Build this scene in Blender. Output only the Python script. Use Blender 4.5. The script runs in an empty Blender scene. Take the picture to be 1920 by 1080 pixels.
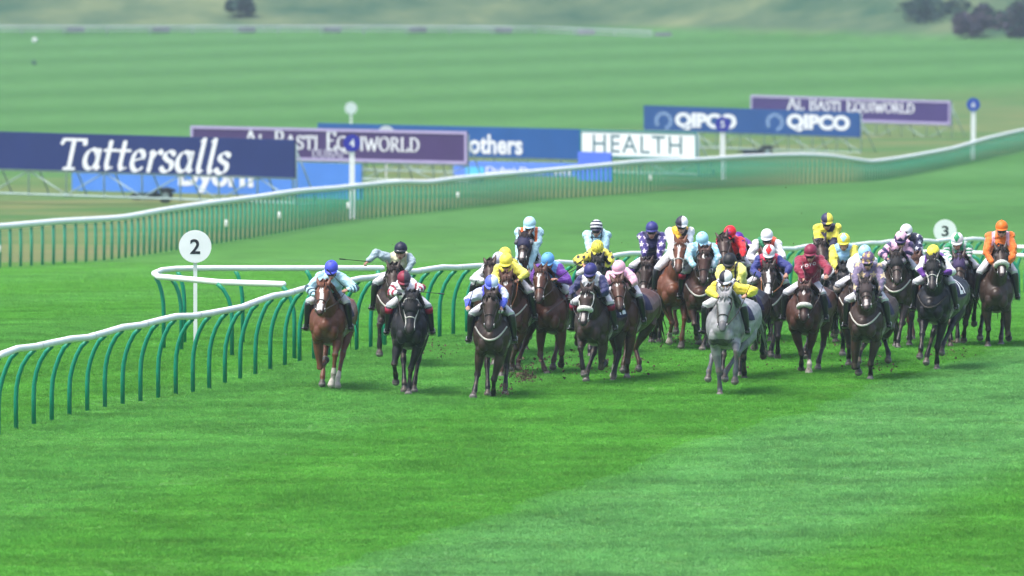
import bpy, bmesh, math, random
import numpy as np
from mathutils import Vector, Matrix, noise as mnoise
from mathutils.bvhtree import BVHTree
R = math.radians
scene = bpy.context.scene
COL = scene.collection

# ------------------------------------------------------------------ camera
FPX = 21333.0; CAMH = 11.0
cam_d = bpy.data.cameras.new("camera"); cam = bpy.data.objects.new("camera", cam_d); COL.objects.link(cam)
scene.camera = cam
cam_d.sensor_width = 36.0; cam_d.lens = 400.0
cam_d.clip_start = 1.0; cam_d.clip_end = 6000.0
PITCH = math.atan(1060.0 / FPX)
cam.location = (0, 0, CAMH); cam.rotation_euler = (math.pi / 2 - PITCH, 0, 0)
cam_d.dof.use_dof = True; cam_d.dof.focus_distance = 191.0; cam_d.dof.aperture_fstop = 3.6

# ------------------------------------------------------------------ light
SUN_EL, SUN_AZ = R(66), R(238)
world = bpy.data.worlds.new("World"); scene.world = world; world.use_nodes = True
wn = world.node_tree
bg = wn.nodes["Background"]
sky = wn.nodes.new("ShaderNodeTexSky"); sky.sky_type = 'NISHITA'; sky.sun_disc = False
sky.sun_elevation = SUN_EL; sky.sun_rotation = SUN_AZ; sky.air_density = 1.0; sky.dust_density = 4.0; sky.ozone_density = 1.0
wn.links.new(sky.outputs[0], bg.inputs[0]); bg.inputs[1].default_value = 0.12
sd = bpy.data.lights.new("sun", 'SUN'); sun = bpy.data.objects.new("sun", sd); COL.objects.link(sun)
sd.energy = 1.6; sd.angle = R(24); sd.color = (1.0, 0.97, 0.92)
# nishita: rotation measured clockwise from +Y ; vector to the sun
sv = Vector((math.sin(SUN_AZ) * math.cos(SUN_EL), math.cos(SUN_AZ) * math.cos(SUN_EL), math.sin(SUN_EL)))
sun.rotation_euler = sv.to_track_quat('Z', 'Y').to_euler()
scene.view_settings.view_transform = 'Standard'; scene.view_settings.look = 'None'
scene.view_settings.gamma = 1.0; scene.view_settings.exposure = 1.35

# ------------------------------------------------------------------ basics
def srgb(r, g, b):
    f = lambda c: (c / 255 / 12.92) if c / 255 <= 0.04045 else ((c / 255 + 0.055) / 1.055) ** 2.4
    return (f(r), f(g), f(b))

_PY = np.array([(805, 176.8), (670, 197), (628, 207), (583, 243), (549, 280), (500, 340), (413, 418), (360, 475), (343, 520), (285, 630),
       (230, 760), (180, 880), (100, 1080), (65, 1200)], float)
_tabY = np.arange(-400, 4001, 1.0)
_kn = [(-400, 0), (150, 0), (176.8, 0), (197, 0)] + [(d, CAMH - (y + 520) * d / FPX) for y, d in _PY[2:]]
_kn += [(1206, -21.9), (1250, -10), (1330, 14), (1500, 45), (2000, 85), (4000, 120)]
_kn = np.array(_kn)
_tabZ = np.interp(_tabY, _kn[:, 0], _kn[:, 1])
_g = np.exp(-0.5 * (np.arange(-24, 25) / 7.0) ** 2); _g /= _g.sum()
_tabZ = np.convolve(np.pad(_tabZ, 24, mode='edge'), _g, 'valid')
def gz(y): return float(np.interp(y, _tabY, _tabZ))
def shift(x, y):
    # the bank comes nearer towards the right
    return np.interp(x, [12, 48], [0, 38]) * np.clip((y - 1060) / 100, 0, 1)
def gz2(x, y): return gz(y + float(shift(x, y)))

cp, sp = math.cos(PITCH), math.sin(PITCH)
def ray(px, py):
    x = (px - 960) / FPX; y = -(py - 540) / FPX
    d = Vector((x, cp + y * sp, -sp + y * cp))
    return d / d.y                                        # per metre of Y
def at_depth(px, py, D):
    return Vector((0, 0, CAMH)) + ray(px, py) * D
def ground(px, py):
    d = ray(px, py)
    lo = 60.0; prev = CAMH + d.z * lo - gz(lo); y = lo
    while y < 3000:
        y2 = y + 2.0
        v = CAMH + d.z * y2 - gz2(d.x * y2, y2)
        if v <= 0:
            t = prev / (prev - v + 1e-9); yy = y + t * 2.0
            return Vector((d.x * yy, yy, gz(yy)))
        y, prev = y2, v
    return Vector((d.x * 1200, 1200, gz(1200)))

MATS = {}
def N(nt, t, **kw):
    n = nt.nodes.new(t)
    for k, v in kw.items(): setattr(n, k, v)
    return n
def mat(name, col, rough=0.6, var=0.15, scale=30.0, spec=0.3, metal=0.0, attr=False, bump=0.0, sheen=0.0, coat=0.0, dirt=0.0, trans=0.0):
    if name in MATS: return MATS[name]
    m = bpy.data.materials.new(name); m.use_nodes = True; nt = m.node_tree; b = nt.nodes["Principled BSDF"]
    L = nt.links.new
    tc = N(nt, "ShaderNodeTexCoord")
    nz = N(nt, "ShaderNodeTexNoise"); nz.inputs["Scale"].default_value = scale; nz.inputs["Detail"].default_value = 4
    L(tc.outputs["Object"], nz.inputs["Vector"])
    mr = N(nt, "ShaderNodeMapRange"); mr.inputs[1].default_value = 0.3; mr.inputs[2].default_value = 0.7
    mr.inputs[3].default_value = 1 - var; mr.inputs[4].default_value = 1 + var
    L(nz.outputs["Fac"], mr.inputs[0])
    mx = N(nt, "ShaderNodeMix", data_type='RGBA', blend_type='MULTIPLY'); mx.inputs[0].default_value = 1
    if attr:
        a = N(nt, "ShaderNodeVertexColor"); a.layer_name = "Col"; L(a.outputs["Color"], mx.inputs[6])
    else: mx.inputs[6].default_value = (*col, 1)
    L(mr.outputs[0], mx.inputs[7])
    out = mx.outputs[2]
    if dirt:
        n2 = N(nt, "ShaderNodeTexNoise"); n2.inputs["Scale"].default_value = 26; n2.inputs["Detail"].default_value = 6; n2.inputs["Roughness"].default_value = 0.75
        L(tc.outputs["Object"], n2.inputs["Vector"])
        m2 = N(nt, "ShaderNodeMapRange"); m2.inputs[1].default_value = 0.66; m2.inputs[2].default_value = 0.72; m2.inputs[4].default_value = dirt
        L(n2.outputs["Fac"], m2.inputs[0])
        mx2 = N(nt, "ShaderNodeMix", data_type='RGBA'); L(m2.outputs[0], mx2.inputs[0]); L(out, mx2.inputs[6]); mx2.inputs[7].default_value = (0.05, 0.035, 0.022, 1)
        out = mx2.outputs[2]
    L(out, b.inputs["Base Color"])
    b.inputs["Roughness"].default_value = rough; b.inputs["Specular IOR Level"].default_value = spec; b.inputs["Metallic"].default_value = metal
    if sheen: b.inputs["Sheen Weight"].default_value = sheen
    if coat: b.inputs["Coat Weight"].default_value = coat; b.inputs["Coat Roughness"].default_value = 0.25
    if bump:
        bp = N(nt, "ShaderNodeBump"); bp.inputs["Strength"].default_value = bump; bp.inputs["Distance"].default_value = 0.02
        L(nz.outputs["Fac"], bp.inputs["Height"]); L(bp.outputs[0], b.inputs["Normal"])
    MATS[name] = m
    return m

class MB:
    """collects vertices and faces, links them as one mesh object"""
    def __init__(s): s.v = []; s.f = []; s.c = []
    def add(s, v, f, c=None):
        o = len(s.v); s.v += [tuple(p) for p in v]; s.f += [tuple(i + o for i in q) for q in f]
        if c is not None: s.c += [c] * len(v)
    def box(s, c, h, rot=None):
        v = []
        for dx in (-1, 1):
            for dy in (-1, 1):
                for dz in (-1, 1):
                    p = Vector((dx * h[0], dy * h[1], dz * h[2]))
                    if rot is not None: p = rot @ p
                    v.append(Vector(c) + p)
        s.add(v, [(0, 1, 3, 2), (4, 6, 7, 5), (0, 4, 5, 1), (2, 3, 7, 6), (0, 2, 6, 4), (1, 5, 7, 3)])
    def tube(s, pts, rad, lat=(1, 0, 0), n=10, cap=True):
        pts = [Vector(p) for p in pts]; lat0 = Vector(lat)
        if not isinstance(rad, list): rad = [rad] * len(pts)
        rad = [(r, r) if not isinstance(r, (tuple, list)) else r for r in rad]
        if cap:                                                            # rounded ends
            t0 = (pts[0] - pts[1]).normalized(); t1 = (pts[-1] - pts[-2]).normalized()
            a, b = rad[0], rad[-1]
            ea, eb = min(a), min(b)
            pts = [pts[0] + t0 * ea * .75, pts[0] + t0 * ea * .42] + pts + [pts[-1] + t1 * eb * .42, pts[-1] + t1 * eb * .75]
            rad = [(a[0] * .35, a[1] * .35), (a[0] * .8, a[1] * .8)] + rad + [(b[0] * .8, b[1] * .8), (b[0] * .35, b[1] * .35)]
        m = len(pts); v = []; f = []
        for i in range(m):
            t = (pts[min(i + 1, m - 1)] - pts[max(i - 1, 0)]).normalized()
            l = lat0 - t * lat0.dot(t)
            if l.length < 0.05: l = Vector((0, 0, 1)) - t * t.z
            if l.length < 0.05: l = Vector((0, 1, 0))
            l.normalize(); u = t.cross(l)
            for k in range(n):
                a = 2 * math.pi * k / n
                v.append(pts[i] + l * (math.cos(a) * rad[i][0]) + u * (math.sin(a) * rad[i][1]))
        for i in range(m - 1):
            for k in range(n):
                k2 = (k + 1) % n
                f.append((i * n + k, i * n + k2, (i + 1) * n + k2, (i + 1) * n + k))
        f.append(tuple(range(n - 1, -1, -1))); f.append(tuple((m - 1) * n + k for k in range(n)))
        s.add(v, f)
    def ball(s, c, r, n=10, rot=None):
        if not isinstance(r, (tuple, list)): r = (r, r, r)
        v = []; f = []; c = Vector(c); m = n // 2 + 1
        for i in range(1, m):
            th = math.pi * i / m
            for k in range(n):
                a = 2 * math.pi * k / n
                p = Vector((r[0] * math.sin(th) * math.cos(a), r[1] * math.sin(th) * math.sin(a), r[2] * math.cos(th)))
                v.append(c + (rot @ p if rot is not None else p))
        top = len(v); q = Vector((0, 0, r[2])); v += [c + (rot @ q if rot is not None else q), c - (rot @ q if rot is not None else q)]
        for i in range(m - 2):
            for k in range(n):
                k2 = (k + 1) % n; f.append((i * n + k, (i + 1) * n + k, (i + 1) * n + k2, i * n + k2))
        for k in range(n):
            k2 = (k + 1) % n; f.append((top, k, k2)); f.append((top + 1, (m - 2) * n + k2, (m - 2) * n + k))
        s.add(v, f)
    def mesh(s, name):
        me = bpy.data.meshes.new(name); me.from_pydata(s.v, [], s.f); me.update()
        return me
    def build(s, name, m, parent=None, smooth=True, loc=None):
        me = s.mesh(name)
        return link(name, me, m, parent, smooth, loc)
def link(name, me, m, parent=None, smooth=True, loc=None):
    if smooth: me.polygons.foreach_set("use_smooth", [True] * len(me.polygons))
    o = bpy.data.objects.new(name, me)
    if m is not None and not me.materials: me.materials.append(m)
    if parent is not None: o.parent = parent
    if loc is not None: o.location = loc
    COL.objects.link(o)
    return o
def tag(o, label=None, cat=None, group=None, kind=None):
    if label: o["label"] = label
    if cat: o["category"] = cat
    if group: o["group"] = group
    if kind: o["kind"] = kind
    return o
def empty(name, loc=(0, 0, 0), rz=0.0):
    o = bpy.data.objects.new(name, None); COL.objects.link(o); o.location = loc; o.rotation_euler = (0, 0, rz); o.empty_display_size = 0.3
    return o
def setcol(me, cols):
    a = me.color_attributes.new("Col", 'FLOAT_COLOR', 'POINT')
    c = np.ones((len(me.vertices), 4), np.float32); c[:, :3] = cols
    a.data.foreach_set("color", c.ravel())
def coords(me):
    a = np.empty(len(me.vertices) * 3, np.float32); me.vertices.foreach_get("co", a); return a.reshape(-1, 3).astype(float)

_fonts = {}
def text_mesh(txt, shear=0.0, spacing=1.0, extrude=0.0, bold=0.0):
    cu = bpy.data.curves.new("letters", 'FONT'); cu.body = txt; cu.size = 1.0; cu.shear = shear; cu.space_character = spacing
    cu.offset = bold; cu.resolution_u = 4; cu.align_x = 'CENTER'; cu.align_y = 'CENTER'
    o = bpy.data.objects.new("letters", cu); COL.objects.link(o)
    bpy.context.view_layer.update()
    dg = bpy.context.evaluated_depsgraph_get()
    me = bpy.data.meshes.new_from_object(o.evaluated_get(dg))
    bpy.data.objects.remove(o); bpy.data.curves.remove(cu)
    return me
def fit(me, w, h, cx=0.0, cy=0.0):
    """scales flat letters into a w x h rectangle centred on cx, cy"""
    c = coords(me); lo = c.min(0); hi = c.max(0)
    c[:, 0] = (c[:, 0] - (lo[0] + hi[0]) / 2) / (hi[0] - lo[0]) * w + cx
    c[:, 1] = (c[:, 1] - (lo[1] + hi[1]) / 2) / (hi[1] - lo[1]) * h + cy
    me.vertices.foreach_set("co", c.astype(np.float32).ravel()); me.update()
    return me
# ------------------------------------------------------------------ near running rail lines (pixel picks of the photograph turned into places)
def interp(pts, x): return float(np.interp(x, [p[0] for p in pts], [p[1] for p in pts]))
FAR_TOP = [(-60, 428), (0, 425), (110, 415), (210, 410), (240, 407), (300, 395), (400, 380), (480, 370), (560, 358), (640, 352), (700, 345), (760, 340), (800, 343), (850, 335),
           (1000, 322), (1150, 308), (1200, 303), (1300, 300), (1400, 293), (1500, 290), (1560, 292), (1640, 305), (1700, 300), (1760, 285),
           (1800, 275), (1840, 262), (1920, 243), (1980, 236)]
FAR_FOOT = [(-60, 505), (0, 502), (200, 489), (300, 474), (400, 458), (500, 442), (600, 424), (660, 413), (760, 402), (860, 392), (1000, 376), (1130, 366), (1257, 358),
            (1400, 350), (1565, 343), (1640, 342), (1750, 320), (1850, 298), (1920, 282), (1980, 272)]
NEAR_FOOT = [(-70, 838), (30, 805), (98, 790), (165, 770), (296, 747), (388, 733), (446, 713), (504, 696), (560, 680), (690, 655), (860, 628), (1000, 607), (1200, 582),
             (1465, 568), (1607, 561), (1757, 552), (1850, 548), (1920, 549), (2000, 552)]
NEAR_TOP = [(-80, 682), (-40, 672), (0, 662), (60, 650), (150, 633), (230, 614), (330, 595), (400, 573), (470, 552), (505, 543), (575, 540), (640, 528), (697, 516), (727, 515), (768, 505),
            (810, 503), (850, 499), (907, 500), (1052, 492), (1077, 492), (1160, 478), (1200, 473), (1300, 471), (1465, 467), (1512, 462), (1607, 458), (1657, 453), (1723, 447),
            (1767, 444), (1847, 450), (1907, 463), (1960, 470), (2040, 474)]
def smoothed(pts, s):
    xs = np.arange(-60, 1981, 4.0); ys = np.interp(xs, [p[0] for p in pts], [p[1] for p in pts]); k = int(3 * s / 4); g_ = np.exp(-.5 * (np.arange(-k, k + 1) * 4.0 / s) ** 2); g_ /= g_.sum()
    return list(zip(xs, np.convolve(np.pad(ys, k, mode='reflect', reflect_type='odd'), g_, 'valid')))
FAR_FOOT = smoothed(FAR_FOOT, 45); FAR_TOP = smoothed(FAR_TOP, 16)
far_line = [ground(x, interp(FAR_FOOT, x)) for x in range(-60, 1981, 10)]
near_line = [ground(x, interp(NEAR_FOOT, x)) for x in range(-70, 2001, 10)]

# ------------------------------------------------------------------ ground
def build_ground():
    ys = list(np.arange(-300, 120, 20)) + list(np.arange(120, 330, 1.0)) + list(np.arange(330, 760, 2.0)) + list(np.arange(760, 1200, 6.0)) + \
         list(np.arange(1200, 1280, 4)) + list(np.arange(1280, 1500, 12)) + list(np.arange(1500, 4001, 100))
    xs = np.concatenate([[-1200, -800, -500, -300, -180, -110, -75], np.arange(-50, 50.1, 1.0), [75, 110, 180, 300, 500, 800, 1200]])
    ys = np.array(ys); nx = len(xs); ny = len(ys)
    X, Y = np.meshgrid(xs, ys)
    Z = np.interp(Y + shift(X, Y), _tabY, _tabZ)
    # the bank of the dyke: uneven
    V = np.stack([X, Y, Z], -1).reshape(-1, 3)
    bank = np.clip((V[:, 1] + shift(V[:, 0], V[:, 1]) - 1203) / 60, 0, 1)
    for i in np.nonzero(bank > 0)[0]:
        p = V[i]
        V[i, 2] += bank[i] * (mnoise.fractal(Vector((p[0] * .02, p[1] * .01, 3.0)), 1.0, 2.0, 4) * 5.0)
    idx = np.arange(nx * ny).reshape(ny, nx)
    F = np.stack([idx[:-1, :-1], idx[:-1, 1:], idx[1:, 1:], idx[1:, :-1]], -1).reshape(-1, 4)
    me = bpy.data.meshes.new("ground"); me.from_pydata(V.tolist(), [], F.tolist()); me.update()
    # rough: how far beyond the far rail a vertex lies (metres), bank: on the dyke
    fx = np.array([p.x for p in far_line]); fy = np.array([p.y for p in far_line])
    # signed: beyond the line means larger Y at same X
    order = np.argsort(fx)
    ex = np.concatenate([[-1200], fx[order], [1200]]); ey = np.concatenate([[fy[order][0] - 1160], fy[order], [fy[order][-1] + 2400]])
    beyond = V[:, 1] - np.interp(V[:, 0], ex, ey)
    a = me.attributes.new("beyond", 'FLOAT', 'POINT'); a.data.foreach_set("value", beyond.astype(np.float32))
    a = me.attributes.new("bank", 'FLOAT', 'POINT'); a.data.foreach_set("value", bank.astype(np.float32))
    return me

def grass_colour(nt, use_geo=True):
    """mown turf colour by world position, with the mower's stripes"""
    L = nt.links.new
    g = N(nt, "ShaderNodeNewGeometry")
    sx = N(nt, "ShaderNodeSeparateXYZ"); L(g.outputs["Position"], sx.inputs[0])
    def math_(op, a, b=None, c=None):
        n = N(nt, "ShaderNodeMath", operation=op)
        for i, v in enumerate((a, b, c)):
            if v is None: continue
            if isinstance(v, (int, float)): n.inputs[i].default_value = v
            else: L(v, n.inputs[i])
        return n.outputs[0]
    X, Y = sx.outputs[0], sx.outputs[1]
    wob = N(nt, "ShaderNodeTexNoise"); wob.inputs["Scale"].default_value = 0.25; wob.inputs["Detail"].default_value = 5; L(g.outputs["Position"], wob.inputs["Vector"])
    w = math_('MULTIPLY', math_('SUBTRACT', wob.outputs["Fac"], 0.5), 1.6)
    u = math_('ADD', math_('SUBTRACT', X, math_('MULTIPLY', math_('SUBTRACT', Y, 147.0), 0.205)), w)
    fr = math_('FRACT', math_('DIVIDE', math_('ADD', u, 2.5 + 118), 11.8))
    tri = math_('ABSOLUTE', math_('SUBTRACT', fr, 0.25))      # 0 at centre of pale band
    st = N(nt, "ShaderNodeMapRange"); st.interpolation_type = 'SMOOTHSTEP'; L(tri, st.inputs[0]); st.inputs[1].default_value = 0.14; st.inputs[2].default_value = 0.34; st.inputs[3].default_value = 1; st.inputs[4].default_value = 0
    # second family of stripes on the far side of the course
    u2 = math_('ADD', math_('SUBTRACT', Y, math_('MULTIPLY', X, 2.0)), math_('MULTIPLY', w, 9.0))
    s2 = math_('ADD', math_('MULTIPLY', math_('SINE', math_('DIVIDE', u2, 13.0)), 0.5), 0.5)
    farm = N(nt, "ShaderNodeMapRange"); L(Y, farm.inputs[0]); farm.inputs[1].default_value = 330; farm.inputs[2].default_value = 420
    stripe = N(nt, "ShaderNodeMix", data_type='FLOAT'); L(farm.outputs[0], stripe.inputs[0]); L(st.outputs[0], stripe.inputs[2]); L(s2, stripe.inputs[3])
    # mid field (pack and behind): even turf, faint stripes
    near = N(nt, "ShaderNodeMapRange"); L(Y, near.inputs[0]); near.inputs[1].default_value = 196; near.inputs[2].default_value = 225; near.inputs[3].default_value = 1.0; near.inputs[4].default_value = 0.55
    lf = N(nt, "ShaderNodeMapRange"); L(u, lf.inputs[0]); lf.inputs[1].default_value = -9; lf.inputs[2].default_value = -3; lf.inputs[3].default_value = .35; lf.inputs[4].default_value = 1
    lfm = math_('MAXIMUM', lf.outputs[0], farm.outputs[0])
    stf = math_('MULTIPLY', math_('MULTIPLY', stripe.outputs[0], near.outputs[0]), lfm)
    c1 = N(nt, "ShaderNodeMix", data_type='RGBA'); L(stf, c1.inputs[0]); c1.inputs[6].default_value = (*TURF_A, 1); c1.inputs[7].default_value = (*TURF_B, 1)
    fb = N(nt, "ShaderNodeMix", data_type='RGBA'); L(farm.outputs[0], fb.inputs[0]); fb.inputs[6].default_value = (*TURF_B, 1); fb.inputs[7].default_value = (0.072, 0.200, 0.050, 1); L(fb.outputs[2], c1.inputs[7])
    fa = N(nt, "ShaderNodeMix", data_type='RGBA'); L(farm.outputs[0], fa.inputs[0]); fa.inputs[6].default_value = (*TURF_A, 1); fa.inputs[7].default_value = (0.042, 0.142, 0.026, 1); L(fa.outputs[2], c1.inputs[6])
    # patches
    n1 = N(nt, "ShaderNodeTexNoise"); n1.inputs["Scale"].default_value = 0.55; n1.inputs["Detail"].default_value = 8; n1.inputs["Roughness"].default_value = 0.65; L(g.outputs["Position"], n1.inputs["Vector"])
    m1 = N(nt, "ShaderNodeMapRange"); L(n1.outputs["Fac"], m1.inputs[0]); m1.inputs[1].default_value = .35; m1.inputs[2].default_value = .65; m1.inputs[3].default_value = 0.74; m1.inputs[4].default_value = 1.18
    n2 = N(nt, "ShaderNodeTexNoise"); n2.inputs["Scale"].default_value = 7.0; n2.inputs["Detail"].default_value = 5; n2.inputs["Roughness"].default_value = 0.7; L(g.outputs["Position"], n2.inputs["Vector"])
    m2 = N(nt, "ShaderNodeMapRange"); L(n2.outputs["Fac"], m2.inputs[0]); m2.inputs[1].default_value = .3; m2.inputs[2].default_value = .7; m2.inputs[3].default_value = 0.72; m2.inputs[4].default_value = 1.25
    mm = math_('MULTIPLY', m1.outputs[0], m2.outputs[0])
    c2 = N(nt, "ShaderNodeMix", data_type='RGBA', blend_type='MULTIPLY'); c2.inputs[0].default_value = 1; L(c1.outputs[2], c2.inputs[6]); L(mm, c2.inputs[7])
    # yellowish wisps
    n3 = N(nt, "ShaderNodeTexNoise"); n3.inputs["Scale"].default_value = 2.1; n3.inputs["Detail"].default_value = 9; n3.inputs["Roughness"].default_value = 0.8; L(g.outputs["Position"], n3.inputs["Vector"])
    m3 = N(nt, "ShaderNodeMapRange"); L(n3.outputs["Fac"], m3.inputs[0]); m3.inputs[1].default_value = .52; m3.inputs[2].default_value = .72; m3.inputs[4].default_value = 0.5
    c3 = N(nt, "ShaderNodeMix", data_type='RGBA'); L(m3.outputs[0], c3.inputs[0]); L(c2.outputs[2], c3.inputs[6]); c3.inputs[7].default_value = (*TURF_Y, 1)
    # scuffs and divots where the runners have cut the turf
    n5 = N(nt, "ShaderNodeTexNoise"); n5.inputs["Scale"].default_value = 1.9; n5.inputs["Detail"].default_value = 7; n5.inputs["Roughness"].default_value = 0.7; L(g.outputs["Position"], n5.inputs["Vector"])
    m5 = N(nt, "ShaderNodeMapRange"); L(n5.outputs["Fac"], m5.inputs[0]); m5.inputs[1].default_value = .60; m5.inputs[2].default_value = .66; m5.inputs[4].default_value = 0.75
    m6 = N(nt, "ShaderNodeMapRange"); L(Y, m6.inputs[0]); m6.inputs[1].default_value = 184; m6.inputs[2].default_value = 190
    m7 = N(nt, "ShaderNodeMapRange"); L(u, m7.inputs[0]); m7.inputs[1].default_value = -12; m7.inputs[2].default_value = -9
    c5 = N(nt, "ShaderNodeMix", data_type='RGBA'); L(math_('MULTIPLY', math_('MULTIPLY', m5.outputs[0], m6.outputs[0]), m7.outputs[0]), c5.inputs[0]); L(c3.outputs[2], c5.inputs[6]); c5.inputs[7].default_value = (.050, .075, .022, 1)
    return c5.outputs[2], math_, g, Y

TURF_A = (0.064, 0.200, 0.029); TURF_B = (0.088, 0.225, 0.068); TURF_Y = (0.135, 0.240, 0.050)
def ground_material():
    m = bpy.data.materials.new("turf_ground"); m.use_nodes = True; nt = m.node_tree; L = nt.links.new; b = nt.nodes["Principled BSDF"]
    col, math_, g, Y = grass_colour(nt)
    ab = N(nt, "ShaderNodeAttribute"); ab.attribute_name = "beyond"
    ak = N(nt, "ShaderNodeAttribute"); ak.attribute_name = "bank"
    nz = N(nt, "ShaderNodeTexNoise"); nz.inputs["Scale"].default_value = 0.12; nz.inputs["Detail"].default_value = 6; L(g.outputs["Position"], nz.inputs["Vector"])
    # rough strip between the far rail and the boards, fading into the mown field
    r1 = N(nt, "ShaderNodeMapRange"); L(ab.outputs["Fac"], r1.inputs[0]); r1.inputs[1].default_value = -1; r1.inputs[2].default_value = 4
    r2 = N(nt, "ShaderNodeMapRange"); L(math_('ADD', ab.outputs["Fac"], math_('MULTIPLY', nz.outputs["Fac"], 60.0)), r2.inputs[0]); r2.inputs[1].default_value = 190; r2.inputs[2].default_value = 300; r2.inputs[3].default_value = 1; r2.inputs[4].default_value = 0
    rf = math_('MULTIPLY', math_('MULTIPLY', r1.outputs[0], r2.outputs[0]), 0.82)
    rr = N(nt, "ShaderNodeValToRGB"); L(nz.outputs["Fac"], rr.inputs[0])
    e = rr.color_ramp.elements; e[0].position = 0.38; e[0].color = (0.055, 0.13, 0.035, 1); e[1].position = 0.62; e[1].color = (0.15, 0.155, 0.062, 1)
    # the worn track right behind the rail
    wt = N(nt, "ShaderNodeMapRange"); L(math_('ABSOLUTE', math_('SUBTRACT', ab.outputs["Fac"], 17.0)), wt.inputs[0]); wt.inputs[1].default_value = 4; wt.inputs[2].default_value = 14; wt.inputs[3].default_value = 0.5; wt.inputs[4].default_value = 0
    yl = N(nt, "ShaderNodeMapRange"); L(Y, yl.inputs[0]); yl.inputs[1].default_value = 400; yl.inputs[2].default_value = 520; yl.inputs[3].default_value = 1; yl.inputs[4].default_value = 0.2
    rc = N(nt, "ShaderNodeMix", data_type='RGBA'); L(math_('MULTIPLY', wt.outputs[0], yl.outputs[0]), rc.inputs[0]); L(rr.outputs[0], rc.inputs[6]); rc.inputs[7].default_value = (0.17, 0.13, 0.07, 1)
    c1 = N(nt, "ShaderNodeMix", data_type='RGBA'); L(rf, c1.inputs[0]); L(col, c1.inputs[6]); L(rc.outputs[2], c1.inputs[7])
    # dyke bank
    bn = N(nt, "ShaderNodeTexNoise"); bn.inputs["Scale"].default_value = 0.09; bn.inputs["Detail"].default_value = 9; bn.inputs["Roughness"].default_value = 0.66; L(g.outputs["Position"], bn.inputs["Vector"])
    br = N(nt, "ShaderNodeValToRGB"); L(bn.outputs["Fac"], br.inputs[0]); e = br.color_ramp.elements
    e[0].position = 0.34; e[0].color = (0.022, 0.070, 0.034, 1); e[1].position = 0.68; e[1].color = (0.140, 0.175, 0.080, 1)
    q = br.color_ramp.elements.new(0.5); q.color = (0.070, 0.115, 0.055, 1)
    bk = N(nt, "ShaderNodeMapRange"); L(ak.outputs["Fac"], bk.inputs[0]); bk.inputs[1].default_value = 0.0; bk.inputs[2].default_value = 0.08
    c2 = N(nt, "ShaderNodeMix", data_type='RGBA'); L(bk.outputs[0], c2.inputs[0]); L(c1.outputs[2], c2.inputs[6]); L(br.outputs[0], c2.inputs[7])
    L(c2.outputs[2], b.inputs["Base Color"]); b.inputs["Roughness"].default_value = 0.95; b.inputs["Specular IOR Level"].default_value = 0.1
    n4 = N(nt, "ShaderNodeTexNoise"); n4.inputs["Scale"].default_value = 9; n4.inputs["Detail"].default_value = 6; L(g.outputs["Position"], n4.inputs["Vector"])
    bp = N(nt, "ShaderNodeBump"); bp.inputs["Strength"].default_value = 0.5; bp.inputs["Distance"].default_value = 0.05; L(n4.outputs["Fac"], bp.inputs["Height"]); L(bp.outputs[0], b.inputs["Normal"])
    return m
def blade_material():
    m = bpy.data.materials.new("turf_blades"); m.use_nodes = True; nt = m.node_tree; L = nt.links.new
    nt.nodes.remove(nt.nodes["Principled BSDF"])
    col, math_, g, Y = grass_colour(nt)
    oi = N(nt, "ShaderNodeObjectInfo")
    n = N(nt, "ShaderNodeTexNoise"); n.inputs["Scale"].default_value = 60; L(g.outputs["Position"], n.inputs["Vector"])
    mr = N(nt, "ShaderNodeMapRange"); L(n.outputs["Fac"], mr.inputs[0]); mr.inputs[1].default_value = .3; mr.inputs[2].default_value = .7; mr.inputs[3].default_value = 1.35; mr.inputs[4].default_value = 2.35
    mx = N(nt, "ShaderNodeMix", data_type='RGBA', blend_type='MULTIPLY'); mx.inputs[0].default_value = 1; L(col, mx.inputs[6]); L(mr.outputs[0], mx.inputs[7])
    d = N(nt, "ShaderNodeBsdfDiffuse"); t = N(nt, "ShaderNodeBsdfTranslucent"); a = N(nt, "ShaderNodeMixShader"); a.inputs[0].default_value = 0.4
    L(mx.outputs[2], d.inputs[0]); L(mx.outputs[2], t.inputs[0]); L(d.outputs[0], a.inputs[1]); L(t.outputs[0], a.inputs[2])
    L(a.outputs[0], nt.nodes["Material Output"].inputs[0])
    return m
go = link("ground", build_ground(), ground_material()); tag(go, kind="structure")

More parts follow.
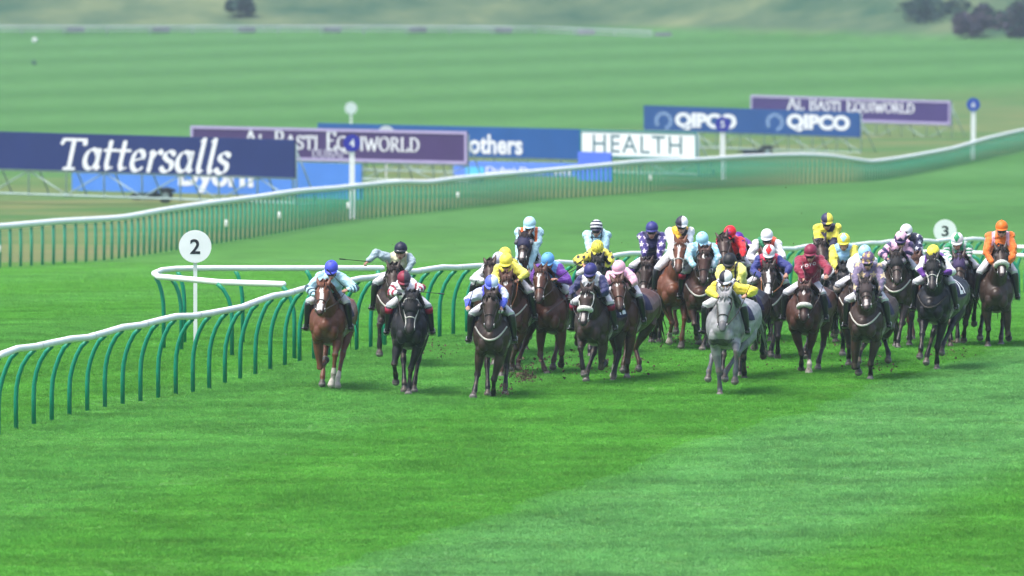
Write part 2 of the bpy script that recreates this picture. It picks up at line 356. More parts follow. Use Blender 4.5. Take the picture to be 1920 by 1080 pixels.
def build_turf():
    rnd = random.Random(5)
    # one half-metre patch of blades
    v = []; f = []
    for i in range(700):
        x, y = rnd.uniform(-.3, .3), rnd.uniform(-.3, .3); h = rnd.uniform(.022, .060); w = rnd.uniform(.0035, .007)
        a = rnd.uniform(0, math.pi); dx, dy = math.cos(a) * w, math.sin(a) * w
        lx, ly = rnd.gauss(0, .025), rnd.gauss(0, .025); o = len(v)
        v += [(x - dx, y - dy, 0), (x + dx, y + dy, 0), (x + lx * .4 + dx * .7, y + ly * .4 + dy * .7, h * .6), (x + lx * .4 - dx * .7, y + ly * .4 - dy * .7, h * .6), (x + lx, y + ly, h)]
        f += [(o, o + 1, o + 2, o + 3), (o + 3, o + 2, o + 4)]
    pm = bpy.data.meshes.new("grass_tuft"); pm.from_pydata(v, [], f); pm.materials.append(blade_material())
    patch = bpy.data.objects.new("grass_tuft", pm)
    pts = []; sc = []; rot = []
    y = 138.0
    while y < 345:
        step = .5 if y < 215 else .6 if y < 255 else .8
        half = y * 0.0475 + 1.0
        x = -half
        while x < half:
            px, py = x + rnd.uniform(-.12, .12), y + rnd.uniform(-.12, .12)
            n = mnoise.fractal(Vector((px * .55, py * .22, 0)), 1.0, 2.1, 4)
            n2 = mnoise.noise(Vector((px * 2.3, py * 1.1, 7)))
            pts.append((px, py, gz(py) - .004)); sc.append((1, 1, max(.40, .85 + .6 * n + .45 * n2))); rot.append((0, 0, rnd.choice((0, 1, 2, 3)) * math.pi / 2 + rnd.uniform(-.2, .2)))
            kx = 1.0 if y < 215 else 1.18 if y < 255 else 1.6; q_ = sc[-1]; sc[-1] = (kx, kx, q_[2] * max(.12, min(1, 1 - (y - 240) / 110)))
            x += step
        y += step
    me = bpy.data.meshes.new("turf_grass"); me.from_pydata(pts, [], [])
    for nm, data in (("sc", sc), ("rot", rot)):
        a = me.attributes.new(nm, 'FLOAT_VECTOR', 'POINT'); a.data.foreach_set("vector", np.array(data, np.float32).ravel())
    ng = bpy.data.node_groups.new("turf_grass", 'GeometryNodeTree')
    ng.interface.new_socket("Geometry", in_out='INPUT', socket_type='NodeSocketGeometry'); ng.interface.new_socket("Geometry", in_out='OUTPUT', socket_type='NodeSocketGeometry')
    gi = ng.nodes.new("NodeGroupInput"); go_ = ng.nodes.new("NodeGroupOutput"); ip = ng.nodes.new("GeometryNodeInstanceOnPoints")
    ob = ng.nodes.new("GeometryNodeObjectInfo"); ob.inputs[0].default_value = patch
    s_ = ng.nodes.new("GeometryNodeInputNamedAttribute"); s_.data_type = 'FLOAT_VECTOR'; s_.inputs[0].default_value = "sc"
    r_ = ng.nodes.new("GeometryNodeInputNamedAttribute"); r_.data_type = 'FLOAT_VECTOR'; r_.inputs[0].default_value = "rot"
    l = ng.links.new
    l(gi.outputs[0], ip.inputs["Points"]); l(ob.outputs["Geometry"], ip.inputs["Instance"]); l(s_.outputs[0], ip.inputs["Scale"]); l(r_.outputs[0], ip.inputs["Rotation"]); l(ip.outputs[0], go_.inputs[0])
    o = bpy.data.objects.new("turf_grass", me); COL.objects.link(o)
    md = o.modifiers.new("tufts", 'NODES'); md.node_group = ng
    tag(o, "short mown green grass of the racecourse turf", "grass", kind="stuff")
build_turf()

# ------------------------------------------------------------------ running rails
M_WHITE = mat("rail_white", (0.80, 0.82, 0.82), 0.45, .05, 8)
M_GREEN = mat("post_green", srgb(10, 128, 98), 0.4, .12, 20)
M_GREEN2 = mat("post_far_green", srgb(35, 145, 115), 0.5, .12, 20)
def resample(line, step, jitter=0.0):
    pts = [line[0]]; acc = 0.0
    for a, b in zip(line[:-1], line[1:]):
        d = (b - a).length; pos = step - acc
        while pos <= d:
            pts.append(a.lerp(b, pos / d)); pos += step
        acc = (acc + d) % step
    return pts
def px_of(p):
    v = Vector(p) - Vector((0, 0, CAMH)); zc = v.y * cp - v.z * sp
    return 960 + FPX * v.x / zc, 540 - FPX * (v.y * sp + v.z * cp) / zc
def near_rail():
    feet = []; x = -36.5
    while x < 2000:
        feet.append(ground(x, interp(NEAR_FOOT, x))); x += float(np.interp(x, [-70, 300, 400, 560, 900, 1200, 1500, 2000], [33.4, 33.2, 29, 27, 25, 20, 18, 17]))
    root = empty("running_rail", feet[0]); tag(root, "long white running rail on curved green posts sweeping past the runners", "running rail")
    inv = Vector(feet[0])
    tops = []
    for i, p in enumerate(feet):
        a = feet[max(i - 1, 0)]; b = feet[min(i + 1, len(feet) - 1)]
        t = (b - a); t.z = 0; t.normalize(); side = Vector((t.y, -t.x, 0))
        if side.x < 0 and side.y > 0: side = -side
        if side.dot(Vector((.9, -.5, 0))) < 0: side = -side
        x, y = px_of(p + side * .30)
        s = FPX / p.y
        h = max(1.0, min(1.32, (px_of(p)[1] - interp(NEAR_TOP, x)) / s))
        q = p + side * .30 + Vector((0, 0, h + .016 * math.sin(i * 2.1) + .010 * math.sin(i * .83))); tops.append(q)
    # joints kink the tube now and then
    rnd = random.Random(2)
    mb = MB(); mb.tube([q - inv for q in tops], .055, lat=(0, 0, 1), n=12); mb.build("rail_tube", M_WHITE, root)
    for i in range(2, len(tops) - 1, 3):
        d = (tops[i + 1] - tops[i]).normalized(); m_ = tops[i].lerp(tops[i + 1], .3)
        jb = MB(); jb.tube([m_ - d * .05 - inv, m_ + d * .05 - inv], .0575, lat=(0, 0, 1), n=12, cap=False); jb.build("rail_joint", mat("rail_joint", (.66, .68, .68), .5, .05, 8), root)
    for p, q in list(zip(feet, tops))[:100]:
        o = p - inv; d = (q - p); hx = Vector((d.x, d.y, 0)); h = d.z
        le = rnd.uniform(-.012, .012)
        pts = [o + Vector((0, 0, -.06)), o + Vector((le * .3, 0, h * .35)), o + Vector((le * .6, 0, h * .50)) + hx * .04, o + hx * .17 + Vector((le, 0, h * .64)), o + hx * .37 + Vector((le, 0, h * .77)), o + hx * .66 + Vector((0, 0, h * .89)), o + hx + Vector((0, 0, h - .045))]
        b = MB(); b.tube(pts, .036, lat=(0, 1, 0), n=8, cap=False); b.build("post", M_GREEN, root)
near_rail()
def rail_from(posts, label, step_pts=None, ends=None, rad=.053, lean=0.16, group=None):
    """posts: (top px, foot px) ; the tube runs through the tops"""
    P = []
    for (tx, ty), (fx_, fy_) in posts:
        g = ground(fx_, fy_); t = at_depth(tx, ty, g.y + 0.05); P.append((g, t))
    root = empty("running_rail", P[0][0]); tag(root, label, "running rail"); inv = P[0][0]
    tp = [t for g, t in P]
    if ends:
        tp = [at_depth(x, y, D) for x, y, D in ends]
    mb = MB(); mb.tube([t - inv for t in tp], rad, lat=(0, 0, 1), n=12); mb.build("rail_tube", M_WHITE, root)
    for g, t in P:
        o = g - inv; d = t - g; hx = Vector((d.x, d.y, 0)); h = d.z
        pts = [o + Vector((0, 0, -.06)), o + Vector((0, 0, h * .5)), o + hx * .05 + Vector((0, 0, h * .64)), o + hx * .25 + Vector((0, 0, h * .78)), o + hx * .6 + Vector((0, 0, h * .9)), o + hx + Vector((0, 0, h - .04))]
        b = MB(); b.tube(pts, .036, lat=(0, 1, 0), n=8, cap=False); b.build("post", M_GREEN, root)
BACK = [(717, 503, 205), (560, 503, 204), (400, 503, 203.2), (330, 504, 202.8), (303, 507, 202.4), (289, 513, 201.6), (297, 519, 201), (335, 522, 200.5), (410, 529, 199.2), (532, 533, 198)]
rail_from([((708, 503), (716, 648)), ((574, 503), (590, 646)), ((441, 503), (455, 645)), ((333, 505), (346, 644)), ((292, 517), (307, 655)), ((322, 520), (340, 658)), ((407, 528), (435, 667)), ((530, 533), (552, 674))],
          "white rail bent back in a V around the number two post", ends=BACK)
BR = [(1722, 472, 272), (1790, 473, 270), (1860, 475, 269), (1925, 480, 266), (1990, 486, 262)]
rail_from([((x, 473 + (x - 1722) * .03), (x + 22, 562 + (x - 1722) * .02)) for x in range(1728, 1985, 32)], "lower white rail crossing behind the orange jockey at the right", ends=BR, rad=.05)

# ------------------------------------------------------------------ far rail
def far_rail():
    fine = resample(far_line, .1); feet = [fine[0]]; acc = 0.0; lx = px_of(fine[0])[0]
    for i in range(1, len(fine)):
        acc += .1; x = px_of(fine[i])[0]; st = 1.27 if fine[i].y < 400 else float(np.interp(fine[i].y, [400, 440], [1.2, .75]))
        if (acc >= st and x - lx > 4.5) or (x > 620 and x - lx > float(np.interp(x, [620, 900], [14, 8]))): feet.append(fine[i]); acc = 0.0; lx = x
    root = empty("boundary_rail", feet[0]); tag(root, "wavy white rail on straight green posts along the far side of the course", "boundary rail")
    inv = Vector(feet[0]); tops = []
    for p in feet:
        x, y = px_of(p); s = FPX / p.y
        h = max(.9, min(1.5, (y - interp(FAR_TOP, x)) / s)); tops.append(p + Vector((0, 0, h)))
    hh = [q.z - p.z for p, q in zip(feet, tops)]
    mb = MB(); mb.tube([q - inv for q in tops], .095, lat=(0, 0, 1), n=8); mb.build("rail_tube", M_WHITE, root)
    rest = MB()
    for i, (p, q) in enumerate(zip(feet, tops)):
        b = MB() if i < 99 else rest
        o = p - inv; h = q.z - p.z
        b.tube([o + Vector((0, 0, -.05)), o + Vector((.01, 0, h * .5)), o + Vector((0, 0, h - .03))], .045, n=6, cap=False)
        if i < 99: b.build("post", M_GREEN2, root)
    o = rest.build("posts", M_GREEN2, root); tag(o, kind="stuff")
    # white marker sleeves on some posts
    for i in (2, 3, 35, 47, 66, 92, 140):
        if i < len(feet):
            o = feet[i] - inv; h = hh[i]; b = MB()
            b.tube([o + Vector((0, -.04, h * .40)), o + Vector((0, -.04, h * .52))], .05, n=8); b.build("marker_sleeve", M_WHITE, root)
far_rail()

# ------------------------------------------------------------------ broad-nib lettering for the painted boards
def arc(cx, cy, rx, ry, a0, a1, n=14):
    return [(cx + rx * math.cos(R(a0 + (a1 - a0) * i / n)), cy + ry * math.sin(R(a0 + (a1 - a0) * i / n))) for i in range(n + 1)]
IT = {'T': (.66, [[(.02, .58), (.06, .68), (.64, .68), (.66, .58)], [(.34, .68), (.34, .02)], [(.2, .0), (.5, .0)]]),
      'a': (.50, [arc(.23, .24, .17, .23, 20, 340), [(.41, .46), (.40, .10), (.44, .02), (.52, .06)]]),
      't': (.36, [[(.16, .66), (.15, .12), (.2, .02), (.33, .06)], [(.02, .45), (.36, .46)]]),
      'e': (.44, [[(.09, .22), (.36, .30)] + arc(.23, .30, .14, .17, 10, 180) + arc(.25, .22, .17, .22, 180, 320)]),
      'r': (.38, [[(.04, .42), (.13, .46), (.12, .0)], [(.12, .25), (.22, .42), (.32, .47), (.38, .42)]]),
      's': (.37, [[(.33, .40)] + arc(.20, .36, .12, .11, 30, 200) + [(.20, .25)] + arc(.18, .13, .14, .13, 70, -160)]),
      'l': (.27, [[(.06, .72), (.15, .78), (.14, .10), (.18, .01), (.28, .05)]])}
def serif(*s): return [[(x - .07, y), (x + .07, y)] for x, y in s]
UP = {'A': (.72, [[(.05, 0), (.34, .7)], [(.34, .7), (.66, 0)], [(.16, .25), (.54, .25)]] + serif((.05, 0), (.66, 0))),
      'L': (.58, [[(.14, .7), (.14, 0)], [(.08, 0), (.52, 0), (.54, .14)]] + serif((.14, .7))),
      'B': (.60, [[(.14, .7), (.14, 0)], [(.08, .7), (.3, .7)] + arc(.3, .53, .17, .17, 90, -90) + [(.14, .36)], [(.3, .36)] + arc(.3, .18, .21, .18, 90, -90) + [(.08, 0)]]),
      'S': (.52, [[(.42, .56)] + arc(.25, .53, .17, .17, 30, 220) + [(.25, .36)] + arc(.24, .18, .19, .18, 60, -160)]),
      'T': (.62, [[(.05, .56), (.05, .7), (.57, .7), (.57, .56)], [(.31, .7), (.31, 0)]] + serif((.31, 0))),
      'I': (.30, [[(.15, .7), (.15, 0)]] + serif((.15, 0), (.15, .7))),
      'E': (.58, [[(.14, .7), (.14, 0)], [(.08, .7), (.5, .7), (.5, .58)], [(.14, .37), (.42, .37)], [(.08, 0), (.52, 0), (.53, .13)]]),
      'Q': (.76, [arc(.37, .35, .31, .36, 0, 360, 22), [(.4, .06), (.6, -.16), (.78, -.16)]]),
      'U': (.72, [[(.14, .7), (.14, .22)] + arc(.36, .22, .22, .23, 180, 360) + [(.58, .7)]] + serif((.14, .7), (.58, .7))),
      'W': (.96, [[(.05, .7), (.28, 0)], [(.28, 0), (.48, .6)], [(.48, .6), (.68, 0)], [(.68, 0), (.9, .7)]] + serif((.05, .7), (.9, .7))),
      'O': (.74, [arc(.37, .35, .31, .36, 0, 360, 22)]),
      'R': (.66, [[(.14, .7), (.14, 0)], [(.08, .7), (.3, .7)] + arc(.3, .52, .18, .18, 90, -90) + [(.14, .34)], [(.3, .34), (.6, 0)]] + serif((.14, 0), (.61, 0))),
      'D': (.70, [[(.14, .7), (.14, 0)], [(.08, .7), (.28, .7)] + arc(.28, .35, .35, .35, 90, -90) + [(.08, 0)]])}
def nib_mesh(words, table, W=.085, tmin=.03, nib=30, shear=0.0, sizes=None):
    """letters drawn with a broad pen; words is a list of (char, scale)"""
    v = []; f = []; x0 = 0.0; k = 0
    for ch, sc in words:
        if ch == ' ': x0 += .35; continue
        adv, strokes = table[ch]
        for st in strokes:
            P = [Vector((x0 + x * sc, y * sc)) for x, y in st]
            for i in range(len(P) - 1):
                a, b = P[i], P[i + 1]; d = b - a
                if d.length < 1e-6: continue
                ang = math.atan2(d.y, d.x); w = (tmin + W * abs(math.sin(ang - R(nib)))) * .5 * (1 if sc > .9 else .85)
                d.normalize(); n = Vector((-d.y, d.x)) * w; e = d * w * .55
                o = len(v); z = .0008 * (k % 7); k += 1
                for q in (a - e + n * .7, a - e - n * .7, b + e - n * .7, b + e + n * .7, a + n, a - n, b - n, b + n):
                    v.append((q.x + shear * q.y, q.y, z))
                f += [(o, o + 1, o + 5, o + 4), (o + 4, o + 5, o + 6, o + 7), (o + 7, o + 6, o + 2, o + 3)]
        x0 += adv * sc + .02
    me = bpy.data.meshes.new("letters"); me.from_pydata(v, [], f); me.update()
    return me

# ------------------------------------------------------------------ advertising boards
def board(name, label, xa, xb, top, bot, Da, Db, col, frame=None, fw=.10, fd=None, letters=(), foot=None, lattice=True, group="advertising boards beyond the far rail", cat="advertising board", bays=None, fascia=None):
    """top/bot: (left, right) pixel rows; Da/Db: distances of the two ends"""
    A0, A1 = at_depth(xa, bot[0], Da), at_depth(xb, bot[1], Db)
    H = ((top[0] - bot[0]) / -FPX * Da + (top[1] - bot[1]) / -FPX * Db) / 2
    ux = (A1 - A0); Wd = ux.length; ux.normalize(); uz = Vector((0, 0, 1)); uz = (uz - ux * uz.dot(ux)).normalized(); un = ux.cross(uz)   # towards the camera
    root = empty(name, Vector((A0.x, A0.y, gz(A0.y)))); tag(root, label, cat, group); inv = root.location
    def P(u, w, d=0.0): return A0 + ux * u + uz * w + un * d - inv
    def slab(u0, u1, w0, w1, d0, d1, nm, m, par=None):
        b = MB(); b.add([P(u0, w0, d0), P(u1, w0, d0), P(u1, w1, d0), P(u0, w1, d0), P(u0, w0, d1), P(u1, w0, d1), P(u1, w1, d1), P(u0, w1, d1)],
                        [(3, 2, 1, 0), (4, 5, 6, 7), (0, 1, 5, 4), (2, 3, 7, 6), (1, 2, 6, 5), (3, 0, 4, 7)])
        return b.build(nm, m, root, smooth=False)
    pan = slab(0, Wd, 0, H, -.08, .0, "panel", mat(name + "_face_%d%d" % (xa, xb), col, .45, .07, .6))
    if frame is not None:
        mf = mat("frame_%.2f%.2f" % frame[:2], frame, .5, .06, 2)
        b = MB()
        for u0, u1, w0, w1 in ((0, Wd, H - fw, H), (0, Wd, 0, fw), (0, fw, fw, H - fw), (Wd - fw, Wd, fw, H - fw)):
            b.add([P(u0, w0, .003), P(u1, w0, .003), P(u1, w1, .003), P(u0, w1, .003), P(u0, w0, .035), P(u1, w0, .035), P(u1, w1, .035), P(u0, w1, .035)],
                  [(3, 2, 1, 0), (4, 5, 6, 7), (0, 1, 5, 4), (2, 3, 7, 6), (1, 2, 6, 5), (3, 0, 4, 7)])
        b.build("frame", mf, root, smooth=False)
    for nm, me, (lx0, lx1, ly0, ly1), lc in letters:
        # pixel rectangle -> board coordinates (fractions along its length, then metres up from its lower edge)
        def uv(px, py):
            u = (px - xa) / (xb - xa)
            u = u * Wd
            k = u / Wd; yb = bot[0] + (bot[1] - bot[0]) * k; D = Da + (Db - Da) * k
            return u, (yb - py) / FPX * D
        u0, w0 = uv(lx0, ly1 + (bot[1] - bot[0]) * (lx0 - lx1) / 2 / (xb - xa)); u1, _ = uv(lx1, ly1); w1 = w0 + (ly1 - ly0) / FPX * (Da + Db) / 2
        fit(me, u1 - u0, w1 - w0, (u0 + u1) / 2, (w0 + w1) / 2)
        c = coords(me); out = np.array([tuple(P(a[0], a[1], .012 + a[2])) for a in c], np.float32)
        me.vertices.foreach_set("co", out.ravel()); me.update()
        o = link(nm, me, mat("paint_%.2f_%.2f_%.2f" % lc, lc, .5, .04, 3), None, False); o.parent = pan
    if foot and lattice:
        mg = mat("scaffold_grey", srgb(165, 185, 182), .5, .1, 3, metal=0.2)
        n = bays or max(3, int(Wd / 2.6)); zb = -((foot[0] + foot[1]) / 2 - (bot[0] + bot[1]) / 2) / FPX * (Da + Db) / 2
        b = MB(); r = .032
        for i in range(n + 1):
            u = Wd * i / n; b.tube([P(u, zb, -.12), P(u, H * .9, -.12)], r, n=6, cap=False)
            if i < n:
                u2 = Wd * (i + 1) / n
                if i % 2: b.tube([P(u, zb + .1, -.14), P(u2, -.05, -.14)], r * .8, n=6, cap=False)
                else: b.tube([P(u, -.05, -.14), P(u2, zb + .1, -.14)], r * .8, n=6, cap=False)
            b.tube([P(u, zb + .05, -.12), P(u, zb + .05, -1.3)], r, n=6, cap=False); b.tube([P(u, zb + .05, -1.3), P(u, H * .7, -.13)], r, n=6, cap=False)
        b.build("support_frame", mg, root)
        b = MB(); b.tube([P(0, zb + .08, -.12), P(Wd, zb + .08, -.12)], r * 1.4, n=6); b.tube([P(0, -.05, -.12), P(Wd, -.05, -.12)], r * 1.3, n=6)
        b.build("rail_bar", mg, root)
    return root
NAVY = srgb(30, 44, 100); PURP = srgb(70, 50, 100); LIL = srgb(168, 156, 196); SKYB = srgb(78, 130, 212); MIDB = srgb(28, 80, 145); QB = srgb(30, 72, 132)
WH = (.70, .72, .77)
def ws(s, big=1.0, small=.76):
    out = []; st = True
    for ch in s:
        out.append((ch.upper(), big if st else small)); st = ch == ' '
    return out
tatt = nib_mesh([(c, 1) for c in "Tattersalls"], IT, W=.10, tmin=.028, nib=25, shear=.26)
board("advertising_board", "navy board with white italic lettering, foremost of the row at the left", -90, 552, (241, 265), (313, 333), 452, 440, NAVY,
      letters=[("lettering", tatt, (118, 437, 255, 324), WH)], foot=(362, 386), bays=9)
def alb():
    return nib_mesh(ws("AL BASTI EQUIWORLD"), UP, W=.09, tmin=.04, nib=10)
board("advertising_board", "purple board with lilac edge and a blue number four post in front of it", 358, 876, (236, 246), (296, 308), 520, 512, PURP, frame=LIL, fw=.13,
      letters=[("lettering", alb(), (458, 788, 246, 288), WH), ("lettering", nib_mesh(ws("DUBAI", .76), UP, W=.08, tmin=.04, nib=10), (588, 645, 280, 296), (.5, .48, .62))], foot=(334, 342), bays=8)
board("advertising_board", "low light blue panel glimpsed under the navy board", 135, 547, (300, 318), (357, 367), 468, 462, SKYB, letters=[("lettering", text_mesh("Dyorn", bold=.045), (336, 476, 308, 362), WH)], lattice=False)
board("advertising_board", "plain bright blue panel below the purple board's left half", 551, 677, (304, 308), (370, 374), 448, 446, SKYB, lattice=False)
board("advertising_board", "long mid blue board with rounded white lettering beside the purple board", 596, 1092, (230, 243), (286, 299), 560, 548, MIDB,
      letters=[("lettering", text_mesh("Brothers", bold=.03), (848, 982, 252, 289), WH)], foot=(322, 330), bays=8)
board("advertising_board", "low pale blue panel with small lettering under the mid blue board", 850, 1086, (300, 308), (331, 336), 545, 540, srgb(92, 130, 225),
      letters=[("lettering", text_mesh("Dubai Duty Free", bold=.02), (912, 1072, 314, 331), WH), ("cyan_patch", text_mesh("I", bold=.2), (874, 908, 313, 331), srgb(90, 190, 240))], lattice=False)
board("advertising_board", "small periwinkle blue panel in front of the white HEALTH board", 1084, 1145, (284, 286), (338, 340), 505, 503, srgb(80, 112, 225), lattice=False)
board("advertising_board", "white board lettered HEALTH inside a teal frame", 1088, 1307, (242, 248), (294, 300), 545, 540, (.80, .83, .84), frame=srgb(20, 118, 118), fw=.09,
      letters=[("lettering", text_mesh("HEALTH", spacing=1.15), (1112, 1279, 254, 287), srgb(70, 108, 120))], foot=(325, 330), bays=4)
def qip(): return text_mesh("QIPCO", bold=.055)
def burst():
    v = []; f = []
    for k in range(30):
        if 18 < k < 24: continue
        a = 2 * math.pi * k / 30; n = Vector((math.cos(a), math.sin(a))); t = Vector((-n.y, n.x)); r0, r1 = (.30, .5)
        o = len(v); w = .022
        for q in (n * r0 - t * w * .6, n * r1 - t * w, n * r1 + t * w, n * r0 + t * w * .6): v.append((q.x, q.y, 0))
        f.append((o, o + 1, o + 2, o + 3))
    me = bpy.data.meshes.new("burst"); me.from_pydata(v, [], f); me.update(); return me
board("advertising_board", "royal blue board lettered QIPCO twice beside ray rings", 1207, 1612, (200, 208), (243, 257), 640, 628, QB,
      letters=[("lettering", qip(), (1267, 1383, 212, 245), WH), ("lettering", qip(), (1477, 1594, 215, 248), WH), ("emblem", burst(), (1228, 1262, 209, 243), (.35, .5, .75)), ("emblem", burst(), (1438, 1472, 212, 246), (.35, .5, .75))], foot=(280, 285), bays=9)
board("advertising_board", "purple board with lilac edge standing farthest right behind the QIPCO board", 1408, 1782, (178, 189), (222, 234), 705, 690, srgb(66, 48, 108), frame=LIL, fw=.14,
      letters=[("lettering", alb(), (1477, 1716, 184, 214), (.72, .74, .8))], foot=(255, 262), bays=8)

# ------------------------------------------------------------------ furlong posts
def disc_post(px, py, r, D, footy, txt, disc, ink, label, th=.05, w=.034):
    c = at_depth(px, py, D); z0 = gz(D); root = empty("furlong_post", (c.x, D, z0 - .02)); tag(root, label, "furlong post", "furlong posts along the course")
    if footy: z0 = at_depth(px, footy, D).z
    rm = r / FPX * D; h = c.z - root.location.z
    b = MB(); b.box((0, .02, h / 2), (w, .02, h / 2)); b.build("post", M_WHITE, root, smooth=False)
    v = []; n = 48
    for y in (-th, 0.0):
        for k in range(n): v.append((rm * math.cos(2 * math.pi * k / n), y, h + rm * math.sin(2 * math.pi * k / n)))
    f = [tuple(range(n - 1, -1, -1))[::-1], tuple(range(n, 2 * n))] + [(k, (k + 1) % n, n + (k + 1) % n, n + k) for k in range(n)]
    b = MB(); b.add(v, f); dd = b.build("disc", mat("disc_%.2f%.2f" % disc[:2], disc, .4, .03, 4), root, smooth=False)
    if txt:
        me = text_mesh(txt, bold=.02); fit(me, rm * .62, rm * .92); cc = coords(me)
        me.vertices.foreach_set("co", np.stack([cc[:, 0], np.full(len(cc), -th - .004), cc[:, 1] + h], -1).astype(np.float32).ravel()); me.update()
        link("numeral", me, mat("ink_%.2f%.2f" % ink[:2], ink, .5, .02, 3), dd, False)
disc_post(366, 462, 30.5, 202.4, None, "2", (.82, .84, .86), (.015, .018, .025), "white disc numbered 2 on a post inside the V of the rail")
disc_post(1772, 433, 21.5, 296, None, "3", (.80, .84, .84), (.02, .03, .03), "white disc numbered 3 behind the rail at the right", w=.05)
disc_post(660, 268, 16, 421, None, "4", srgb(46, 46, 160), WH, "blue disc numbered 4 in front of the purple board", w=.10)
disc_post(1355, 233, 14, 530, None, "5", srgb(50, 48, 168), WH, "blue disc numbered 5 in front of the QIPCO board", w=.12)
disc_post(1825, 196, 12.5, 600, None, "6", srgb(26, 66, 170), WH, "blue disc numbered 6 alone near the right edge", w=.12)
disc_post(658, 203, 11.5, 740, None, None, (.66, .72, .72), WH, "plain white disc rising above the boards, out in the field", w=.07)
disc_post(724, 253, 17, 535, None, None, (.6, .66, .68), WH, "plain white disc half hidden behind the purple board", w=.03)

# ------------------------------------------------------------------ small things on the far ground
def trolley(px, py, D, label, s=1.0, col=(.02, .035, .04)):
    g = at_depth(px, py, D); g.z = gz(D); root = empty("wheeled_trolley", g); tag(root, label, "trolley", "wheeled trolleys by the boards")
    m = mat("dark_metal", col, .6, .2, 4)
    b = MB(); b.box((-.35 * s, 0, .26 * s), (.55 * s, .35 * s, .13 * s)); b.tube([(-.9 * s, 0, .3 * s), (-1.15 * s, 0, .22 * s)], .04 * s); b.build("body", m, root, smooth=False)
    b = MB(); b.tube([(-.1 * s, -.4 * s, .32 * s), (.15 * s, -.4 * s, .56 * s), (.5 * s, -.4 * s, .58 * s), (.78 * s, -.4 * s, .5 * s)], (.07 * s), lat=(0, 1, 0), n=6); b.build("mudguard", m, root)
    for y in (-.42, .42):
        b = MB(); b.tube([(.42 * s, (y - .09) * s, .28 * s), (.42 * s, (y + .09) * s, .28 * s)], .28 * s, n=16, cap=False); w = b.build("wheel", mat("tyre", (.02, .022, .025), .8, .1, 5), root, smooth=False)
        b = MB(); b.tube([(.42 * s, (y - .105) * s, .28 * s), (.42 * s, (y + .105) * s, .28 * s)], .15 * s, n=12, cap=False); b.build("rim", mat("rim", (.22, .30, .30), .5, .1, 5), w, smooth=False)
trolley(291, 376, 452, "dark wheeled trolley on the rough grass below the navy board")
trolley(1424, 289, 612, "dark wheeled trolley below the QIPCO board", 1.0)
def blob_thing(name, px, py, D, r, col, label, cat):
    g = at_depth(px, py, D); g.z = gz(D); b = MB(); b.ball((0, 0, r * .8), (r, r, r), 14); b.tube([(0, 0, -.1), (0, 0, r * .3)], r * .25); o = b.build(name, mat(name, col, .7, .1, 2), None); o.location = g; tag(o, label, cat)
blob_thing("marker_ball", 65, 68, 1150, .26, (.7, .72, .74), "small white marker ball on the grass before the bank", "marker")
blob_thing("ground_marker", 64, 128, 1020, .22, (.02, .07, .05), "small dark marker out on the far turf", "marker")

# ------------------------------------------------------------------ fence under the bank
def bank_fence():
    pts = [(-40, 50, 1196), (300, 50, 1196), (700, 50, 1196), (1000, 51, 1196), (1180, 58, 1192), (1280, 62, 1188)]
    P = [at_depth(x, y, D) for x, y, D in pts]; line = resample(P, 4.5)
    root = empty("fence", line[0]); tag(root, "low pale fence running along the foot of the bank", "fence"); inv = Vector(line[0])
    mw = mat("fence_pale", (.34, .38, .40), .6, .15, .5)
    b = MB(); b.tube([p - inv for p in line], .10, n=6); b.tube([p - inv + Vector((0, .02, -.42)) for p in line], .07, n=6); b.build("rail_bar", mw, root)
    for i, p in enumerate(line):
        o = p - inv; b = MB(); z = gz(p.y) - p.z - .1
        b.tube([o + Vector((0, .1, z)), o + Vector((0, .1, .05))], .07, n=6, cap=False); b.build("post", mw, root)
        if i % 2 == 0:
            b = MB(); b.box(o + Vector((1.2, .2, -.35)), (.9, .05, .3)); b.build("panel", mat("fence_gap", (.22, .22, .25), .8, .3, .5), root, smooth=False)
bank_fence()

# ------------------------------------------------------------------ bushes and trees on the bank
def bush(px, py, D, r, h, cols, label, n=900, trunk=True, name="bush", leaf=.28, seed=1):
    rnd = random.Random(seed); g = ground(px, py)
    root = empty(name, g); tag(root, label, name, "bushes and trees on the bank")
    b = MB(); lobes = [(rnd.uniform(-.6, .6) * r, rnd.uniform(-.5, .5) * r, h * rnd.uniform(.3, .75), rnd.uniform(.35, .6)) for _ in range(7)]
    v = []; f = []; c = []
    for i in range(n):
        lx, ly, lz, lr = rnd.choice(lobes); d = Vector((rnd.gauss(0, 1), rnd.gauss(0, 1), rnd.gauss(0, 1))).normalized() * (rnd.random() ** .35)
        p = Vector((lx + d.x * lr * r, ly + d.y * lr * r, max(.1, lz + d.z * lr * h * .7)))
        q = Vector((rnd.gauss(0, 1), rnd.gauss(0, 1), rnd.gauss(0, 1))).to_track_quat('Z', 'Y'); s = leaf * rnd.uniform(.6, 1.4); o = len(v)
        for a in (( -s, 0, 0), (0, -s * .6, 0), (s, 0, 0), (0, s * .6, 0)): v.append(p + q @ Vector(a))
        f.append((o, o + 1, o + 2, o + 3)); cc = rnd.choice(cols); c += [cc] * 4
    me = bpy.data.meshes.new("crown"); me.from_pydata(v, [], f); me.update(); setcol(me, np.array(c)); link("crown", me, mat("leaves", (0, 0, 0), .8, .25, 1, attr=True), root, False)
    b = MB(); b.tube([(0, 0, -.5), (0.05, 0, h * .3), (-.1, 0, h * .6)], [.12 * r * .5, .08 * r * .5, .03 * r]); 
    for k in range(4): a = k * 1.6; b.tube([(0, 0, h * .25), (math.cos(a) * r * .3, math.sin(a) * r * .3, h * .55)], [.05 * r * .5, .02 * r * .5])
    b.build("trunk", mat("bark", (.05, .04, .035), .9, .2, 4), root)
